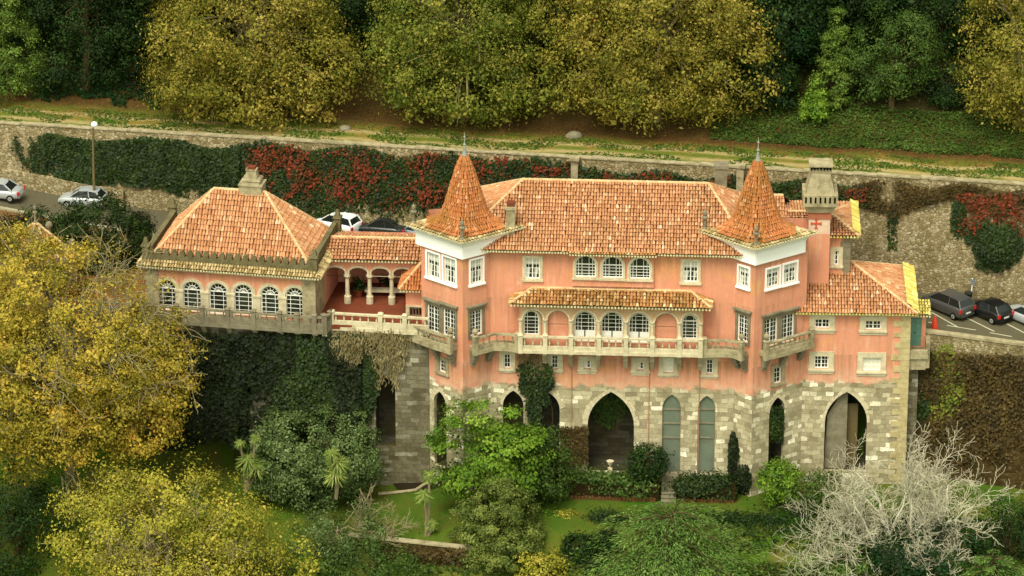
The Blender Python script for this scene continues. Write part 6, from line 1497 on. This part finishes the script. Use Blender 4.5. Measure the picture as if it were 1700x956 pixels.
bare_tree('wide bare white tree without leaves at the lower right', (bb.x, bb.y, bb.z-1.8), [((-.7, -.4, .6), 5.2, .17), ((.3, -.3, .9), 4.6, .17), ((.9, -.2, .6), 5.2, .16), ((-.9, -.1, .5), 5.6, .19), ((-.98, -.4, .15), 5.8, .18), ((-.5, .3, .85), 5.0, .2), ((.1, .2, 1), 4.8, .2), ((-.2, .6, .7), 4.8, .17), ((.8, .1, .5), 5.2, .19), ((.6, -.6, .22), 4.8, .16), ((-.2, -.8, .3), 4.6, .15), ((1, .3, .3), 5.2, .16), ((.5, .5, .7), 4.4, .16)], 12, M['bark_white'], .016, depth=4, twig_mat=plain('beige_twigs', c(200, 193, 164), .95, .1, var=.3, scale=.8), bend=.3, lift=.03, dens=.93)
b2 = onY(606, 872, -8.2)
bare_tree('small pale bare tree inside the grey green shrub', (b2.x, b2.y, b2.z-1.5), [((.05, -.1, 1), 2.2, .07), ((.6, -.1, .8), 2.0, .06), ((-.4, 0, 1), 1.8, .06), ((.9, -.2, .4), 2.0, .05)], 9, M['bark_twig'], .016, depth=3)

# ------------------------------------------------------------------ the wood behind the retaining wall
def hill_px(px_, py):
    q = onZ(px_, py, 19)
    for _ in range(12): q = onZ(px_, py, q.z*.5+.5*hz(q.x, q.y))
    return Vector((q.x, q.y, hz(q.x, q.y)))
def wood(name, label, px_, py, lobes, leaf, bark, ncl, per, sig, size, seed, group=None, **kw):
    b = hill_px(px_, py); return tree(name, label, 'tree', b, lobes, L[leaf], M[bark], ncl, per, sig, size, seed, group=group, **kw)
wood('plane_tree', 'wide olive yellow plane tree above the wall, left of the others', 420, 192, [(-.5, 1, 8.2, 8.2, 5.5, 7.6), (-4.8, -.5, 4.4, 4.4, 4, 4.4), (4.8, -.6, 4.4, 4.4, 4, 4.4), (0, -1.6, 3.6, 6.4, 3.4, 3.6), (-3, 2, 13, 6, 5, 5), (0, -1.6, 9, 6.5, 4, 5.5)], 'plane', 'bark_pale', 960, 62, .55, .28, 201, trunk_r=.45, nlimb=60, up=.2, zcut=.3, limb_out=.97)
wood('plane_tree', 'greener plane tree above the wall behind the left tower', 770, 192, [(0, 1.2, 8.5, 7.6, 5.5, 7.8), (-4.2, -.4, 4.6, 4.2, 4, 4.6), (4.2, -.4, 4.8, 4.4, 4, 4.8), (0, -1.6, 3.4, 6.2, 3.2, 3.4), (2, 2, 13, 6, 5, 5), (0, -1.4, 9.5, 6.2, 4, 5.5)], 'plane_green', 'bark_pale', 940, 62, .55, .28, 202, trunk_r=.45, nlimb=50, up=.2, zcut=.25, limb_out=.97)
wood('plane_tree', 'yellow plane tree above the wall behind the main roof', 1088, 198, [(0, 1.2, 8.6, 8.6, 5.5, 7.8), (-4.8, -.4, 4.7, 4.2, 4, 4.7), (5, -.4, 4.8, 4.6, 4, 4.8), (0, -1.6, 3.4, 6.6, 3.2, 3.4), (-2, 2, 13, 7, 5, 5), (0, -1.6, 9.5, 6.8, 4, 5.5)], 'plane', 'bark_pale', 980, 62, .55, .28, 203, trunk_r=.45, nlimb=60, up=.2, zcut=.25, limb_out=.97)
wood('plane_tree', 'golden olive plane tree cut by the top right corner', 1690, 207, [(.5, .8, 7.6, 5.2, 5, 7.4), (2.5, -.5, 3.6, 4.4, 4, 3.8), (-1.5, -.3, 3.4, 3, 3, 3.2), (1, 2, 13, 5, 5, 5)], 'plane', 'bark_pale', 440, 62, .55, .28, 204, trunk_r=.4, nlimb=30, up=.2, zcut=.25, limb_out=.97)
def spire_conifer(name, label, px_, py, R0, H, seed, leaf, n=150, per=60, sig=.32, size=.2):
    lb = [(0, -.2, H*(.1+.7*i/5), R0*(1-.13*i)*(.9 if i == 0 else 1), R0*(1-.13*i), H*.2) for i in range(6)]
    return wood(name, label, px_, py, lb, leaf, 'bark', n, per, sig, size, seed, rmin=.7, zcut=.1, trunk_r=.2, nlimb=6)
spire_conifer('bright_conifer', 'bright green conifer at the top left edge', 14, 150, 3.6, 13, 211, 'conifer', 230, 80)
wood('dark_conifer', 'large dark evergreen left of the olive yellow plane tree', 145, 150, [(0, 1.2, 7, 5, 4, 6.6), (-1, 2, 12, 4, 4, 5), (2, .3, 3.6, 3.3, 3, 3.4), (-1.5, 0, 2.6, 3.6, 2.8, 2.6)], 'dark', 'bark', 330, 70, .5, .24, 212, trunk_r=.35, zcut=.6)
wood('broadleaf_tree', 'green broadleaf tree right of the yellow plane tree at the top', 1300, 150, [(0, 2, 8.5, 3.8, 3.8, 6), (1.4, 1.6, 5.5, 2.6, 2.6, 3.4), (-1.6, 1.5, 3.8, 2.8, 2.6, 3.4)], 'darkblue', 'bark', 170, 70, .5, .26, 213, trunk_r=.3)
spire_conifer('clipped_conifer', 'smooth mid green conifer in the dark wood at the top right', 1384, 168, 1.9, 8.4, 214, 'conifer', 150, 100, .2, .17)
spire_conifer('clipped_conifer', 'small light green conifer at the edge of the ground cover', 1352, 197, 1.35, 3.4, 215, 'bright', 90, 80, .18, .17)
wood('dark_tree', 'round dark olive tree in the wood at the top right', 1480, 180, [(0, 1, 4.2, 3.9, 3.2, 3.9), (-1.6, .8, 2.6, 2.4, 2.2, 2.4), (1.5, 1, 5.4, 2.4, 2.4, 2.4)], 'mid', 'bark', 190, 70, .38, .22, 216, trunk_r=.25, rmin=.6)
wood('dark_tree', 'dark bush like tree beneath the yellow plane crown, left of the conifers', 1265, 190, [(0, .8, 3.0, 2.6, 2.4, 2.8), (1.2, 1, 2, 2, 2, 2)], 'dark', 'bark', 100, 60, .38, .24, 217, trunk_r=.2)
wood('dark_tree', 'small dark bush left of the golden olive plane tree', 1572, 180, [(0, .8, 2.0, 2.0, 1.8, 1.9), (.8, .4, 1.4, 1.4, 1.4, 1.3)], 'dark', 'bark', 80, 60, .32, .24, 218, trunk_r=.15)
# shaded wood further up the hill: one dark tree copied
proto = wood('shaded_tree', 'dark shaded tree of the deep wood behind the plane trees', 1560, 95, [(0, 1.5, 6, 4.2, 3.6, 5.8), (-1.5, 1, 3.2, 3, 3, 3.2), (1.8, 1, 3.6, 3, 3, 3.4)], 'dark', 'bark', 170, 60, .55, .3, 219, group='dark trees of the deep wood', trunk_r=.25)
rg = random.Random(77)
for i, px_ in enumerate((60, 200, 300, 430, 520, 610, 690, 790, 905, 960, 1100, 1190, 1270, 1330, 1390, 1460, 1640)):
    o = copy_tree(proto); o.location = hill_px(px_+rg.uniform(-12, 12), rg.uniform(60, 100)); o.rotation_euler.z = rg.uniform(0, 6.28); s_ = rg.uniform(.85, 1.2); o.scale = (s_, s_, s_)
# ground cover, boulders, fallen leaves
def scatter_ground(name, kind, n, fx, mat, size, seed, up=1.0, **kw):
    rg = random.Random(seed); P = []; K = []
    while len(P) < n:
        r_ = fx(rg)
        if r_ is None: continue
        x, y, dz = r_; P.append((x, y, hz(x, y)+dz)); K.append(min(1, max(0, .5+.7*mnoise.noise(Vector((x*.5, y*.5, seed)))+rg.uniform(-.2, .2))))
    o = leaves(name, mat, np.array(P), np.array([0, -.3, 1.0]), size, seed, up, .8, .6, K, **kw); tag(o, kind=kind)
    return o
def band(x0, x1, d0, d1, hgt=.5, gap=.12):
    def f(rg):
        x = rg.uniform(x0, x1); d = rg.uniform(d0, d1)
        if mnoise.noise(Vector((x*.4, d*.4, 4)))+.6*(d-d0)/(d1-d0)*2 < gap: return None
        return x, yw(x)+d, rg.random()*hgt*(.6+.5*mnoise.noise(Vector((x*.7, d*.7, 8))))
    return f
scatter_ground('ground_cover', 'stuff', 22000, band(14.5, 46, 5.9, 11.5, .6, -.5), L['mid'], .2, 301)
scatter_ground('ground_cover', 'stuff', 7000, band(-50, -27, 5.4, 9.5, .6), L['darkblue'], .26, 302)
scatter_ground('fallen_leaves', 'stuff', 9000, lambda rg: (lambda x, d: (x, yw(x)+d, .03))(rg.uniform(-48, 46), 3.2+4*rg.random()**.8), L['rust'], .2, 303, 3.0)
scatter_ground('grass', 'stuff', 9000, lambda rg: (lambda x, d: None if mnoise.noise(Vector((x*.25, d*.6, 2))) < -.05 else (x, yw(x)+d, .06))(rg.uniform(-50, 46), .7+4*rg.random()), L['grass'], .2, 304, .3)
for (x, y, s_, lab) in ((953, 227, .55, 'grey boulder at the path edge under the yellow plane tree'), (573, 214, .4, 'small pale boulder at the path edge under the left plane trees')):
    q = hill_px(x, y); mb = MB(); mb.lathe((0, 0, -.1), [(s_*.9, 0), (s_*1.05, s_*.4), (s_*.75, s_*.85), (s_*.25, s_*1.05)], 10)
    mb.v = [(q.x+a*1.3+.14*mnoise.noise(Vector((a*2, b*2, d+x))), q.y+b+.14*mnoise.noise(Vector((b*2, a*2, d))), q.z+d) for a, b, d in mb.v]; tag(mb.build('boulder', M['grey'], smooth=True), lab, 'boulder')
def under(x0, x1, y0, y1):
    def f(rg):
        x = rg.uniform(x0, x1); y = rg.uniform(y0, y1); nz = mnoise.noise(Vector((x*.35, y*.35, 6)))
        return (x, y, rg.random()*(.7+.9*max(-.4, nz)))
    return f
scatter_ground('undergrowth', 'stuff', 15000, under(-26, 42, -22, -10.2), L['mid'], .3, 310, .8)
scatter_ground('undergrowth', 'stuff', 9000, under(-26, 42, -22, -10.4), L['dark'], .3, 311, .8)
scatter_ground('undergrowth', 'stuff', 5000, under(16, 40, -9.5, -4.5), L['dark'], .24, 312, .8)
for o in bpy.data.objects:
    for k_ in ('_local', '_top'):
        if k_ in o: del o[k_]
